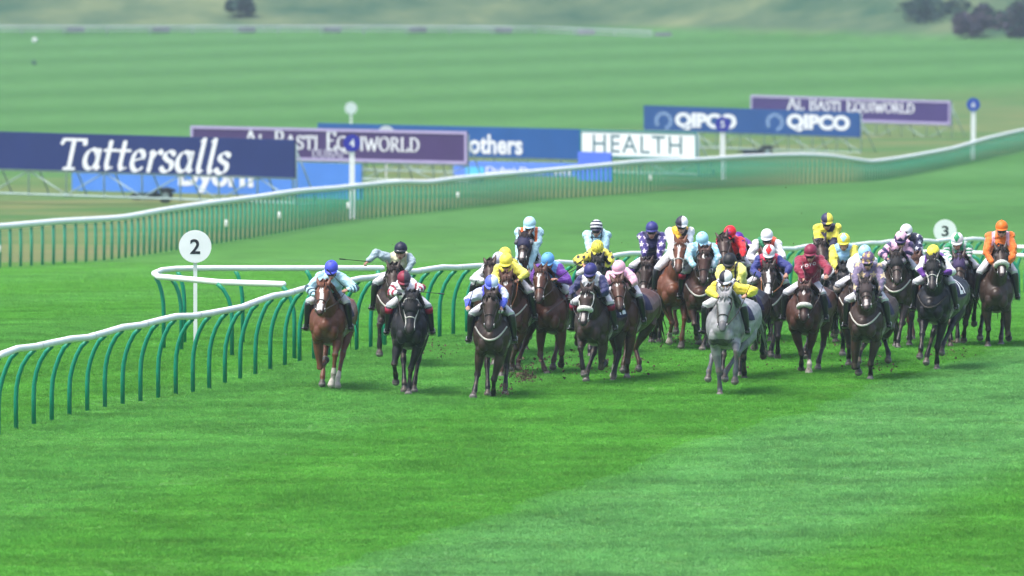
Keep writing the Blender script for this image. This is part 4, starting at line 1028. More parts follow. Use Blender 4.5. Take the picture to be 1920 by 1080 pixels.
def make_person(S, Q):
    root_h = S['root']; loc = S['loc']; dz = S['dzv']; rnd = random.Random(S['n'] * 13 + 5)
    H = loc(*Q['cap'], .28)
    Pz = 1.60 + dz; Sz = H.z - .18; Pf = Q.get('pf', -.26)
    if Sz - Pz > .40: Pz = Sz - .40
    if Sz - Pz < .12: Pz = Sz - .12
    Sf = Pf + math.sqrt(.50 ** 2 - (Sz - Pz) ** 2); Hf = Sf + .13
    H = loc(*Q['cap'], Hf); cxx = H.x * Q.get('follow', .75)
    Sh = V(cxx, Sf, H.z - .18); Pe = V(cxx * .25, Pf, Pz)
    base = V(0, 0, .95 + dz); th = S['root'].rotation_euler.z
    M = Matrix.Translation(S['G']) @ Matrix.Rotation(th, 4, 'Z')
    root = empty("person", M @ base, th); tag(root, Q['label'], "jockey", "jockeys crouched on galloping horses"); off = -base
    S['person'] = root
    pitch = R(Q.get('pitch', 30)); hy = R(Q.get('turn', 0))
    fw = Matrix.Rotation(hy, 3, 'Z') @ Vector((0, -math.cos(pitch), -math.sin(pitch))); la = Matrix.Rotation(hy, 3, 'Z') @ Vector((1, 0, 0)); up = la.cross(fw); up = up if up.z > 0 else -up
    HR_ = Matrix((la, -fw, up)).transposed()                      # columns: lateral, back, up
    arms = {}
    for sx, ek, hk in ((-1, 'EL', 'HL'), (1, 'ER', 'HR')):
        sh = Sh + Vector((sx * .175, -.01, .0))
        hand = loc(*Q[hk], Q.get(hk + 'f', .42)) if hk in Q else V(sx * .085 + cxx * .1, .46 + rnd.uniform(-.04, .04), min(1.56 + dz + rnd.uniform(-.03, .03), sh.z - .22))
        if ek in Q:
            e = loc(*Q[ek], Q.get(ek + 'f', .28))
        else: e, hand = two_bone(sh, hand, .29, .26, Vector((sx * 1.3, .3, -.25)))
        arms[sx] = (sh, e, hand); S[hk] = hand if Q.get('rein' + hk, 1) else None
    legs = {}
    for sx in (-1, 1):
        hip = Pe + Vector((sx * .10, 0, -.03)); ft = V(sx * Q.get('fw', .365), -.06, 1.07 + dz); kn, ft = two_bone(hip, ft, .43, .43, Vector((sx * .38, -1, .45)))
        legs[sx] = (hip, kn, ft)
    # --- body (skin)
    b = MB(); sk = H + fw * .035 - up * .065
    b.ball(sk, (.074, .088, .10), n=14, rot=HR_); b.ball(sk + fw * .045 - up * .06, (.050, .050, .055), n=12, rot=HR_)
    b.tube([sk + fw * .082 - up * .005, sk + fw * .108 - up * .04], [.012, .017], n=8)
    b.tube([sk + fw * .088 - up * .072 - la * .02, sk + fw * .093 - up * .070, sk + fw * .088 - up * .072 + la * .02], [.008, .011, .008], n=6)
    for sx in (-1, 1): b.ball(sk + la * sx * .076 - up * .02, (.012, .02, .028), rot=HR_); b.ball(sk + la * sx * .034 + fw * .075 + up * .012, .016)
    b.tube([Sh + Vector((0, -.02, 0)), sk - up * .05 - fw * .01], [.062, .055], n=12)
    b.tube([Pe, Pe.lerp(Sh, .5), Sh], [(.13, .10), (.12, .09), (.15, .09)], n=12)
    for sx in (-1, 1):
        sh, e, h = arms[sx]; d = (h - e).normalized(); b.tube([sh, e, e.lerp(h, .9), h], [.045, .04, .027, .026], n=8)
        pl = h + d * .03; b.ball(pl, (.034, .042, .022), n=10)
        cr = d.cross(Vector((0, 0, 1))); cr = cr.normalized() if cr.length > .1 else Vector((1, 0, 0)); dn = (Vector((0, 0, -1)) - d * -d.z)
        dn = dn.normalized() if dn.length > .1 else Vector((0, 1, 0))
        for k, L in enumerate((.045, .052, .048, .038)):
            o = pl + cr * (.026 - .017 * k) + d * .025; b.tube([o, o + d * L * .6, o + d * L * .75 + dn * .028, o + d * .012 + dn * .042], [.0105, .010, .0095, .008], n=6)
        b.tube([pl + cr * .03 * -sx, pl + cr * .045 * -sx + d * .02 + dn * .01, pl + cr * .03 * -sx + d * .04 + dn * .025], [.012, .011, .009], n=6)
        hp_, k_, f_ = legs[sx]; b.tube([hp_, k_, f_], [.07, .05, .035], n=8)
    def done_body(me):
        P = coords(me)
        C = np.tile(np.array((.48, .26, .19)), (len(P), 1)); C *= (1 + .1 * np.array([mnoise.noise(Vector(p) * 30) for p in P]))[:, None]
        q = P - np.array(sk + off); u = q @ np.array(la); w = q @ np.array(fw); z = q @ np.array(up)
        m = (np.abs(z + .072) < .008) & (np.abs(u) < .024) & (w > .07); C[m] = (.22, .07, .06)
        for sx in (-1, 1):
            h = np.array(arms[sx][2] + off); m = np.linalg.norm(P - h, axis=1) < .13
            if Q.get('gloves', rnd.random() < .6): C[m] = (.02, .02, .025)
        m = (P[:, 2] + base.z < Pe.z - .05) & (np.abs(P[:, 0]) > .1); C[m] = (.6, .6, .62)
        setcol(me, C); link("body", me, mat("jockey_skin", (0, 0, 0), .5, .1, 20, attr=True), root)
    bb = MB(); bb.v = [tuple(Vector(p) + off) for p in b.v]; bb.f = b.f; blend(bb, .011, 1, done_body)
    # --- silks
    c = MB(); segs = []; part = []
    mid = Pe.lerp(Sh, .5) + Vector((0, .02, .05))
    tp = [Pe.lerp(Sh, .06) + Vector((0, 0, .01)), Pe.lerp(mid, .55), mid, mid.lerp(Sh, .6) + Vector((0, 0, .015)), Sh + Vector((0, .02, -.005)), Sh + Vector((0, -.045, .01))]
    tr = [(.165, .145), (.18, .165), (.205, .185), (.22, .185), (.21, .15), (.12, .10)]
    c.tube(tp, tr, n=16)
    for i in range(5): segs.append((tp[i], tp[i + 1], tr[i][0] * .8, tr[i + 1][0] * .8)); part.append(0)
    c.ball(mid.lerp(Sh, .6) + V(0, .06, -.07), (.17, .15, .15), n=14)
    c.tube([Sh + Vector((0, -.03, .01)), sk - up * .075 - fw * .015], [.072, .058], n=12); segs.append((Sh, sk - up * .1, .07, .05)); part.append(0)
    for sx in (-1, 1):
        sh, e, h = arms[sx]; w1 = e.lerp(h, .86)
        c.ball(sh + Vector((0, 0, .01)), (.095, .10, .095)); pts = [sh - Vector((sx * .04, 0, 0)), sh.lerp(e, .35), sh.lerp(e, .75), e, e.lerp(h, .4), w1]
        c.tube(pts, [.088, .085, .078, .073, .064, .045], n=10)
        segs += [(sh, e, .075, .062), (e, w1, .062, .04)]; part += [sx * 1 + (2 if sx < 0 else 0)] * 2
        part[-2:] = [1 if sx < 0 else 2, 1 if sx < 0 else 2]
    parr = np.array(part)
    def done_silk(me):
        P = coords(me) - np.array(off); idx, t = seg_nearest(P, segs); pr = parr[idx]
        tt = t * .5 + np.where(idx % 2 == 0, 0, .5)        # first arm segment has an even index (6, 8)
        me_n = np.empty(len(P) * 3, np.float32); me.vertices.foreach_get("normal", me_n); nn = me_n.reshape(-1, 3)
        fold = np.array([mnoise.fractal(Vector((p[0] * 5, p[1] * 5, p[2] * 9)) + Vector((S['n'], 0, 0)), 1, 2.2, 3) for p in P])
        P2 = P + nn * (fold * .024)[:, None]
        C = silk_colours(Q, P, pr, tt, Sh.x, Sh.z + .11)
        me.vertices.foreach_set("co", (P2 + np.array(off)).astype(np.float32).ravel()); me.update()
        setcol(me, np.clip(C, .006, .85)); o = link("silks", me, M_SILK, root)
        if Q.get('word'):
            bv = BVHTree.FromPolygons([v.co for v in me.vertices], [p.vertices for p in me.polygons])
            tm = text_mesh(Q['word'], bold=.03, spacing=1.3); fit(tm, .24, .055); cc = coords(tm); out = []
            for p in cc:
                o_ = Vector((Sh.x + p[0], -1.2, Sh.z - .06 + p[1] + .25 * p[0])) + off; h = bv.ray_cast(o_, Vector((0, 1, 0))); out.append(tuple(h[0] + Vector((0, -.006, 0))) if h[0] is not None else tuple(Vector((o_.x, off.y - Sf - .1, o_.z))))
            tm.vertices.foreach_set("co", np.array(out, np.float32).ravel()); tm.update(); link("lettering", tm, mat("silk_letter", (.7, .68, .68), .6, .05, 9), o, False)
    bb = MB(); bb.v = [tuple(Vector(p) + off) for p in c.v]; bb.f = c.f; blend(bb, .0135, 2, done_silk)
    # --- breeches
    c = MB(); c.ball(Pe + Vector((0, .02, 0)), (.165, .155, .14), n=14); c.tube([Pe + Vector((0, .0, 0)), Pe.lerp(Sh, .14)], [.15, .14], n=12)
    for sx in (-1, 1): hp_, k_, f_ = legs[sx]; c.tube([hp_, hp_.lerp(k_, .5), k_, k_.lerp(f_, .34)], [.110, .092, .068, .055], n=10)
    bb = MB(); bb.v = [tuple(Vector(p) + off) for p in c.v]; bb.f = c.f
    blend(bb, .016, 2, lambda me: link("breeches", me, M_BREECH, root))
    for sx in (-1, 1):
        hp_, k_, f_ = legs[sx]; a = k_.lerp(f_, .08); toe = f_ + V(sx * .035, .17, -.035); c = MB()
        c.tube([a, k_.lerp(f_, .4), k_.lerp(f_, .8), f_, f_ + Vector((sx * .005, .0, -.05))], [.066, .062, .045, .041, .045], n=12)
        c.tube([f_ + Vector((0, .045, -.055)), f_ + Vector((0, -.03, -.05)), toe], [(.036, .030), (.040, .033), (.034, .022)], n=10)
        bb = MB(); bb.v = [tuple(Vector(p) + off) for p in c.v]; bb.f = c.f; bo = bb.build("boot", M_BOOT, root)
        if Q.get('top'):
            c = MB(); c.tube([a - (f_ - k_).normalized() * .01, k_.lerp(f_, .27)], [.0705, .067], n=12, cap=False); bb = MB(); bb.v = [tuple(Vector(p) + off) for p in c.v]; bb.f = c.f
            bb.build("boot_top", mat("boottop_%.2f%.2f" % Q['top'][:2], Q['top'], .5, .1, 12), bo)
        # stirrup iron
        c = MB(); st = f_ + V(0, .03, -.085); c.tube([st + Vector((-.055, 0, 0)), st + Vector((.055, 0, 0)), st + Vector((.05, 0, .10)), st + Vector((0, 0, .15)), st + Vector((-.05, 0, .10)), st + Vector((-.055, 0, 0))], .008, n=5, cap=False)
        bb = MB(); bb.v = [tuple(p) for p in c.v]; bb.f = c.f; bb.build("stirrup", M_STEEL, S['root'])
    # --- cap, peak, goggles
    n1, n2 = 26, 40; v = []; u_ = []; f = []
    for i in range(n1 + 1):
        a = R(102) * i / n1
        for j in range(n2):
            q = 2 * math.pi * j / n2; d = Vector((math.sin(a) * math.cos(q), math.sin(a) * math.sin(q), math.cos(a)))
            u_.append((d.x, -d.y, d.z)); v.append(H + off + HR_ @ Vector((d.x * .112, d.y * .135, d.z * .118)))
    for i in range(n1):
        for j in range(n2): j2 = (j + 1) % n2; f.append((i * n2 + j, (i + 1) * n2 + j, (i + 1) * n2 + j2, i * n2 + j2))
    # peak
    o = len(v); m_ = 12; zc = math.cos(R(100)) * .118
    for kk in (0, .008):
        for r_ in (0, 1):
            for i in range(m_ + 1):
                a = -math.pi * .5 + R(-62 + 124 * i / m_); x, y = math.cos(a) * .112, math.sin(a) * .135; e = r_ * (.045 * math.cos(a + math.pi * .5) + .004)
                v.append(H + off + HR_ @ Vector((x * (1 + e * 2), y - e, zc + .012 - r_ * .012 - kk))); u_.append((x / .112, .9, -.1))
    w_ = m_ + 1
    for i in range(m_):
        f += [(o + i, o + i + 1, o + w_ + i + 1, o + w_ + i), (o + 2 * w_ + i, o + 3 * w_ + i, o + 3 * w_ + i + 1, o + 2 * w_ + i + 1), (o + w_ + i, o + w_ + i + 1, o + 3 * w_ + i + 1, o + 3 * w_ + i)]
    bb = MB(); bb.add(v, f); me = bb.mesh("cap"); C = cap_colours(Q, np.array(u_))
    if 'peak' in Q: C[o:] = Q['peak']
    setcol(me, C); cap = link("cap", me, M_CAP, root)
    if Q.get('pompom', 1):
        bb = MB(); bb.ball(H + off + up * .122, (.014, .014, .010), n=6); bb.build("button", mat("btn_%.2f%.2f" % tuple(Q['capcol'][:2]), Q['capcol'], .6, .1, 9), cap)
    if Q.get('gog', 1):
        lens = M_LENS; c = MB(); gy_ = Q.get('gogup', 0)
        gc = sk + fw * (.0 if not gy_ else .03) + up * (.012 + gy_); kx, ky = (.084, .099) if not gy_ else (.118, .118)
        c.tube([gc + la * math.sin(a) * kx + fw * math.cos(a) * ky for a in np.linspace(-.85, .85, 9)], [(.018, .016), (.030, .018), (.034, .020), (.032, .020), (.024, .018), (.032, .020), (.034, .020), (.030, .018), (.018, .016)], lat=(0, 0, 1), n=8)
        bb = MB(); bb.v = [tuple(Vector(p) + off) for p in c.v]; bb.f = c.f; g = bb.build("goggles", lens, root)
    c = MB(); 
    c.tube([sk + la * .078 + up * .02, sk + la * .066 - up * .06 + fw * .02, sk - up * .112 + fw * .04, sk - la * .066 - up * .06 + fw * .02, sk - la * .078 + up * .02], .008, n=5, cap=False)
    bb = MB(); bb.v = [tuple(Vector(p) + off) for p in c.v]; bb.f = c.f; bb.build("chin_strap", M_STRAP, root)
    for hk, side in (('HL', -1), ('HR', 1)):
        if 'whip' + hk in Q:
            h = arms[side][2]; tip = loc(*Q['whip' + hk], Q.get('whipf', .42)); d = (tip - h).normalized()
            if (tip - h).length < .45: tip = h + d * .45 + Vector((0, -.3, 0))
            w = MB(); a = h - d * .04; L = (tip - a)
            w.tube([Vector((0, 0, 0)), L * .25, L * .8, L * .82, L], [.010, .007, .005, .012, .011], n=6)
            o = w.build("whip", M_WHIP, None, loc=M @ a); o.rotation_euler = (0, 0, th); tag(o, Q['whiplabel'], "whip", "riding whips")
# ------------------------------------------------------------------ the runners
BLUE = srgb(70, 80, 200); LB = srgb(175, 215, 228); NV = (.018, .022, .075); DN = (.010, .012, .035); YE = srgb(235, 222, 80); OR = srgb(225, 112, 28); PK = srgb(235, 180, 200); WHT = (.72, .73, .76)
MAR = srgb(128, 26, 52); RED = srgb(225, 30, 45); GRN = srgb(20, 135, 85); VIO = srgb(92, 38, 140); BLK = (.014, .014, .017); GY = srgb(150, 165, 180); LV = srgb(112, 98, 130); GOLD = srgb(200, 170, 110)
NAVYHOOD = (.020, .020, .055)
RUN = [
 (dict(n=1, cx=615, gy=733, sy=653, yaw=7, coat='chestnut', mark='blaze', poll=(608, 540), muz=(602, 588), label="chestnut horse with a broad white blaze, nearest the rail and leftmost of all",
       fl=((600, 690), (607, 681), (610, 674), (1, -1, -1)), fr=((629, 666), (626, 700), (622, 722), (1, 1, -1)), hl=(603, 721, -.5), hr=(632, 724, -.45), socks=('fr', 'hr')),
  dict(cap=(622, 501), capcol=BLUE, body=LB, sleeve=LB, two=(.015, .05, .09), pat='armlets', EL=(579, 541), HL=(592, 554), ER=(668, 539), HR=(652, 543), whipHR=(631, 518), label="jockey in a bright blue cap and pale blue silks with navy armlets",
       whiplabel="black whip slanting up from the pale blue jockey's gloved hand")),
 (dict(n=2, cx=738, gy=688, yaw=6, coat='dark', poll=(739, 508), muz=(737, 560), label="dark brown horse running behind the black horse, its raised knee showing", neck=.78,
       fl=((712, 609), (712, 648), (712, 664), (1, -1, -1)), breast=1),
  dict(cap=(752, 466), capcol=DN, body=srgb(205, 200, 170), sleeve=srgb(150, 170, 180), EL=(706, 474), HL=(690, 490), EHf=.2, ER=(773, 492), HR=(763, 508), pitch=8, gogup=.03, gloves=False, reinHL=0, whipHL=(659, 486), label="jockey in a black cap flinging his arm out, in cream silks with grey sleeves",
       whiplabel="black whip held out level in the flung arm at the left")),
 (dict(n=3, cx=768, gy=741, sy=661, yaw=2, coat='black', poll=(773, 560), muz=(769, 624), label="jet black horse in the front rank, second from the left", palebridle=1, hood=(.012, .012, .014),
       fl=((739, 683), (742, 704), (742, 717), (1, -1, -1)), fr=((770, 692), (767, 727), (766, 739), (1, 1, 1)), hl=(757, 733, -.6), hr=(776, 733, -.7)),
  dict(cap=(758, 521), capcol=MAR, cap2=srgb(60, 50, 62), cpat='half', body=WHT, sleeve=WHT, two=srgb(150, 28, 58), pat='diamonds', EL=(733, 548), HL=(746, 549), ER=(792, 539), HR=(783, 546), whipHR=(828, 549), top=srgb(150, 28, 58), cloth=(.03, .02, .09),
       label="jockey in a maroon and grey halved cap and white silks with maroon diamonds", whiplabel="black whip sticking out level to the right of the black horse's rider")),
 (dict(n=4, cx=922, gy=748, sy=676, yaw=4, coat='dark', mark='', poll=(921, 556), muz=(917, 619), breast=1, label="dark bay horse in front, third from the left, in a pale V-shaped breast girth",
       fl=((895, 703), (890, 732), (887, 744), (1, 1, 1)), fr=((926, 712), (925, 736), (925, 746), (1, -1, -1)), hl=(914, 740, -.55), hr=(947, 738, -.9)),
  dict(cap=(922, 529), capcol=srgb(85, 100, 215), cap2=srgb(200, 215, 240), cpat='quarter', body=srgb(80, 85, 210), sleeve=srgb(205, 212, 235), two=srgb(80, 95, 215), pat='cuff', EL=(876, 561), HL=(878, 574), ER=(947, 557), HR=(940, 577), whipHL=(895, 527), reinHL=0, gloves=False,
       label="jockey in a blue and white quartered cap and blue silks with white sleeves", whiplabel="black whip raised upright by the blue and white jockey")),
 (dict(n=5, cx=962, gy=704, yaw=9, coat='liver', mark='star', poll=(950, 524), muz=(950, 585), breast=1, label="liver chestnut horse under the plain yellow jockey, tucked behind the third leader",
       hr=(971, 690, -.9), fr=((968, 655), (958, 680), (955, 692), (1, -1, 1))),
  dict(cap=(949, 487), capcol=YE, body=YE, sleeve=srgb(228, 220, 95), EL=(926, 519), ER=(986, 513), HR=(972, 523), gloves=False, tan=1, label="jockey in a plain yellow cap and plain yellow silks")),
 (dict(n=6, cx=922, gy=684, yaw=6, coat='brown', mark='', poll=(921, 499), muz=(917, 548), turn=.3, label="brown horse hidden behind the third leader, its head against the grey-capped rider"),
  dict(cap=(935, 485), capcol=srgb(175, 178, 192), body=WHT, sleeve=WHT, label="jockey in a grey cap and white silks, half hidden left of the plain yellow jockey")),
 (dict(n=7, cx=938, gy=668, yaw=6, coat='brown', mark='', poll=(938, 505), muz=(936, 550), label="brown horse almost wholly hidden behind the grey-capped jockey's horse"),
  dict(cap=(947, 476), capcol=YE, body=YE, sleeve=YE, two=DN, pat='quarters', label="jockey in a yellow cap and navy and yellow silks, rearmost of the left-hand bunch")),
 (dict(n=8, cx=988, gy=660, yaw=6, coat='dark', mark='snip', poll=(984, 447), muz=(978, 490), hood=NAVYHOOD, neck=.86, cupdark=0, label="dark horse in a navy hood with its head held high", breast=0, hr=(992, 632, -1.0)),
  dict(cap=(993, 418), capcol=LB, body=LB, sleeve=LB, two=srgb(225, 105, 40), pat='epaul', pitch=22, label="jockey in a pale blue cap and pale blue silks with orange shoulder straps")),
 (dict(n=9, cx=1034, gy=702, sy=632, yaw=14, coat='liver', mark='stripe', poll=(1014, 512), muz=(1010, 566), label="chestnut horse with a white stripe, ridden in purple silks",
       fl=((1013, 666), (1020, 690), (1026, 701), (1, 1, 1)), fr=((1053, 664), (1053, 676), (1052, 683), (1, -1, -1)), hl=(1037, 689, -.9)),
  dict(cap=(1027, 486), capcol=srgb(95, 160, 215), body=srgb(105, 160, 215), sleeve=VIO, EL=(999, 522), ER=(1068, 528), HR=(1043, 524), whipHR=(1092, 488), top=srgb(100, 20, 50), label="jockey in a sky blue cap and purple silks with a sky blue sash",
       whiplabel="black whip carried up to the right by the purple silks jockey")),
 (dict(n=10, cx=1122, gy=642, yaw=6, coat='dark', poll=(1120, 480), muz=(1119, 520), label="dark horse hidden behind the yellow spotted jockey"),
  dict(cap=(1118, 424), capcol=WHT, cap2=DN, cpat='hoops', body=LB, sleeve=LB, two=DN, pat='braces', pitch=18, label="jockey in a black and white hooped cap and pale blue silks with navy braces")),
 (dict(n=11, cx=1120, gy=668, yaw=7, coat='black', poll=(1120, 490), muz=(1117, 545), label="black horse showing its dark mane in front of the yellow spotted jockey"),
  dict(cap=(1120, 463), capcol=YE, cap2=srgb(150, 140, 60), cpat='speck', body=srgb(225, 212, 80), sleeve=srgb(225, 212, 80), two=DN, pat='spots', EL=(1080, 487), HL=(1094, 497), ER=(1146, 490), gog=0, gloves=False, whipHL=(1060, 515), pitch=42,
       label="jockey in a speckled yellow cap and yellow silks with navy spots", whiplabel="black whip pointing down left from the yellow spotted jockey's fist")),
 (dict(n=12, cx=1112, gy=720, sy=654, yaw=15, coat='dark', mark='starsnip', poll=(1101, 548), muz=(1093, 608), fleece=1, palebridle=1, num='12', label="dark bay horse in a white noseband carrying cloth number 12, beside the pink jockey's horse",
       fl=((1088, 654), (1092, 688), (1095, 702), (1, -1, -1)), fr=((1127, 691), (1132, 684), (1134, 680), (1, -1, -1)), hl=(1099, 713, -.3)),
  dict(cap=(1107, 506), capcol=srgb(48, 46, 108), body=WHT, sleeve=srgb(38, 42, 90), two=GRN, pat='chevron', EL=(1074, 542), HL=(1070, 553), ER=(1135, 547), HR=(1117, 556), whipHL=(1042, 578), top=srgb(120, 20, 50), label="jockey in a navy cap and white silks with navy sleeves and a green chevron",
       whiplabel="thin black whip slanting down beside the number 12 horse")),
 (dict(n=13, cx=1166, gy=712, yaw=16, coat='liver', mark='star', poll=(1158, 532), muz=(1161, 582), label="chestnut horse ridden by the jockey in pink",
       fl=((1155, 662), (1152, 690), (1150, 705), (1, -1, 1)), fr=((1176, 680), (1176, 699), (1176, 708), (-1, -1, 1)), hr=(1199, 692, -1.3, 1193, 652, -1.5), socks=('fl',)),
  dict(cap=(1160, 501), capcol=srgb(232, 175, 195), body=PK, sleeve=PK, ER=(1190, 527), label="jockey all in pale pink, cap and silks")),
 (dict(n=14, cx=1218, gy=648, yaw=6, coat='dark', mark='snip', poll=(1212, 498), muz=(1204, 554), turn=.15, label="dark brown horse ridden by the jockey in navy silks with white stars",
       fl=((1217, 612), (1221, 630), (1222, 641), (1, -1, 1)), fr=((1230, 612), (1229, 622), (1228, 630), (1, -1, -1))),
  dict(cap=(1222, 427), capcol=srgb(52, 54, 120), body=srgb(30, 30, 75), sleeve=srgb(55, 42, 115), two=srgb(225, 215, 235), pat='armstars', EL=(1207, 463), ER=(1240, 463), HL=(1208, 482), HR=(1235, 488), pitch=14, gogup=.0, top=srgb(85, 50, 140), label="jockey in a plain navy cap and navy silks with white stars down the sleeves")),
 (dict(n=15, cx=1264, gy=656, yaw=5, coat='chestnut', mark='stripe', poll=(1275, 458), muz=(1270, 510), palebridle=1, label="bright chestnut horse with a thin white stripe, under the yellow and white jockey",
       fl=((1260, 606), (1256, 628), (1255, 642), (1, -1, -1)), fr=((1283, 598), (1278, 632), (1277, 650), (1, -1, -1)), socks=('fl',)),
  dict(cap=(1278, 417), capcol=srgb(45, 42, 60), cap2=WHT, cpat='half', body=srgb(225, 180, 45), sleeve=WHT, two=BLK, pat='halfblack', pitch=18, HL=(1262, 490), HR=(1282, 493), label="jockey in a black and white halved cap and yellow silks with white sleeves")),
 (dict(n=16, cx=1314, gy=658, yaw=4, coat='bay', mark='star', poll=(1320, 475), muz=(1317, 532), breast=1, label="bay horse with a white star in a pale breast girth, left of the grey horse",
       fl=((1302, 608), (1305, 624), (1308, 633), (1, -1, -1)), fr=((1327, 620), (1319, 644), (1316, 655), (1, 1, 1)), socks=()),
  dict(cap=(1316, 447), capcol=srgb(160, 210, 230), body=srgb(150, 200, 225), sleeve=srgb(150, 205, 228), two=srgb(205, 225, 235), pat='mottle', EL=(1290, 482), ER=(1345, 482), HL=(1302, 500), HR=(1334, 502), top=srgb(160, 20, 50), pitch=38, label="jockey in a light blue cap and mottled light blue silks, elbows wide")),
 (dict(n=17, cx=1372, gy=646, yaw=8, coat='brown', poll=(1356, 450), muz=(1357, 495), turn=.35, neck=.85, label="brown horse with its head up beside the red jockey"),
  dict(cap=(1368, 435), capcol=RED, cap2=srgb(130, 50, 130), cpat='star', body=RED, sleeve=RED, two=srgb(110, 30, 110), pat='redspots', pitch=35, turn=-12, HR=(1392, 485), ER=(1393, 468), label="jockey all in bright red with purple spots")),
 (dict(n=18, cx=1394, gy=636, yaw=8, coat='dark', poll=(1388, 470), muz=(1386, 510), label="dark horse hidden behind the red jockey"),
  dict(cap=(1383, 447), capcol=VIO, body=srgb(105, 55, 150), sleeve=srgb(105, 55, 150), two=WHT, pat='cuff', ER=(1402, 466), HR=(1412, 462), label="jockey in purple silks with white cuffs, mostly hidden behind the red jockey")),
 (dict(n=19, cx=1437, gy=640, yaw=5, coat='brown', poll=(1436, 478), muz=(1436, 520), label="horse hidden behind the red and navy jockey"),
  dict(cap=(1437, 441), capcol=srgb(225, 228, 232), body=srgb(20, 120, 80), sleeve=WHT, two=srgb(225, 80, 40), pat='quarters', pitch=22, label="jockey in a plain white cap and green and orange silks with white sleeves")),
 (dict(n=20, cx=1440, gy=674, sy=612, yaw=5, coat='dark', mark='blaze', poll=(1440, 504), muz=(1437, 557), breast=1, label="dark bay horse with a white blaze and muddy nose, right of the grey",
       fl=((1421, 624), (1417, 642), (1414, 652), (1, -1, -1)), fr=((1458, 632), (1458, 658), (1458, 669), (1, -1, -1)), hl=(1434, 661, -.4), hr=(1447, 667, -.4)),
  dict(cap=(1441, 471), capcol=WHT, cap2=RED, cpat='diamond', body=srgb(190, 35, 70), sleeve=srgb(38, 48, 120), EL=(1411, 506), ER=(1480, 502), HR=(1473, 514), tan=1, whipHL=(1418, 525), gloves=False, label="jockey in a white cap with a red diamond and red silks with navy sleeves",
       whiplabel="black whip low across in front of the red and navy jockey")),
 (dict(n=21, cx=1378, gy=712, yaw=14, coat='black', poll=(1372, 545), muz=(1368, 600), label="black horse hidden directly behind the grey, its dark foreleg planted",
       fr=((1394, 672), (1396, 698), (1396, 711), (1, -1, -1))),
  dict(cap=(1367, 487), capcol=BLK, body=srgb(228, 222, 110), sleeve=srgb(228, 222, 110), two=DN, pat='braces', EL=(1347, 514), ER=(1392, 512), label="jockey in a black cap and lemon silks right behind the grey horse")),
 (dict(n=22, cx=1359, gy=741, sy=660, yaw=14, coat='grey', mark='', poll=(1358, 557), muz=(1352, 619), breast=0, label="grey horse, the only grey, leading the right-hand group",
       fl=((1348, 697), (1350, 729), (1350, 741), (1, -1, 1)), fr=((1380, 660), (1378, 697), (1377, 716), (1, -1, -1)), hl=(1328, 711, -.2, 1337, 668, -.6), hr=(1360, 711, -.3)),
  dict(cap=(1360, 520), capcol=srgb(35, 34, 48), cap2=WHT, cpat='quarter', body=WHT, two=srgb(35, 34, 48), sleeve=srgb(235, 215, 70), pat='check', EL=(1328, 546), HL=(1346, 556), ER=(1414, 545), HR=(1398, 553), whipHR=(1421, 512),
       label="jockey in a black and white quartered cap and checked silks with yellow sleeves", whiplabel="black whip rising right from the checked jockey on the grey")),
 (dict(n=23, cx=1549, gy=646, yaw=4, coat='dark', poll=(1536, 462), muz=(1542, 505), neck=.82, label="dark horse ridden by the rearmost navy and yellow quartered jockey", fr=((1563, 600), (1563, 618), (1563, 629), (1, -1, 1))),
  dict(cap=(1550, 411), capcol=srgb(50, 48, 82), cap2=YE, cpat='quarter', body=srgb(225, 215, 70), sleeve=srgb(225, 215, 70), two=srgb(28, 28, 62), pat='quartarms', pitch=20, label="jockey in a navy and yellow quartered cap, highest of the right-hand group")),
 (dict(n=24, cx=1580, gy=672, yaw=4, coat='black', poll=(1581, 506), muz=(1580, 560), breast=1, label="black horse ridden by the yellow and light blue jockey", fr=((1581, 630), (1581, 652), (1580, 664), (1, -1, 1))),
  dict(cap=(1581, 449), capcol=YE, cap2=srgb(150, 200, 225), cpat='diamond', body=srgb(145, 190, 225), sleeve=srgb(218, 208, 80), pitch=20, EL=(1561, 490), HL=(1567, 505), ER=(1602, 482), HR=(1592, 500), gloves=False, gog=0, label="jockey in a yellow and blue cap and light blue silks with yellow sleeves")),
 (dict(n=25, cx=1508, gy=700, sy=634, yaw=12, coat='bay', mark='star', fleece=1, poll=(1507, 543), muz=(1504, 601), tan=1, label="dark bay horse with a diamond star and white noseband, under the maroon jockey",
       fl=((1503, 664), (1503, 682), (1503, 693), (1, -1, -1)), fr=((1517, 661), (1517, 684), (1516, 698), (1, 1, 1)), hl=(1512, 668, -1.0), hr=(1536, 691, -.8), socks=('fr',)),
  dict(cap=(1519, 470), capcol=srgb(125, 32, 62), body=srgb(138, 22, 55), sleeve=srgb(138, 22, 55), word="TOYO", pitch=20, EL=(1496, 505), ER=(1552, 505), HR=(1548, 516), HL=(1506, 525), whipHR=(1567, 545), gloves=False,
       label="jockey in a maroon cap and maroon silks with white letters on the chest", whiplabel="grey-black whip pointing down right from the maroon jockey's hand")),
 (dict(n=26, cx=1604, gy=688, yaw=10, coat='dark', poll=(1604, 530), muz=(1600, 585), breast=1, label="dark horse hidden behind the lavender jockey's horse, white breast band showing",
       fl=((1592, 650), (1592, 670), (1592, 683), (1, -1, 1))),
  dict(cap=(1620, 472), capcol=srgb(160, 205, 228), body=WHT, sleeve=WHT, EL=(1594, 500), HL=(1597, 515), whipHL=(1548, 521), top=(.3, .25, .2), label="jockey in a light blue cap and white silks behind the lavender starred jockey", whiplabel="long black whip held level by the white silks jockey")),
 (dict(n=27, cx=1625, gy=713, sy=648, yaw=12, coat='dark', mark='snip', poll=(1621, 535), muz=(1621, 580), hood=(.035, .024, .024), breast=1, tan=1, label="dark horse in a brown hood and pale breast girth, front of the right-hand bunch",
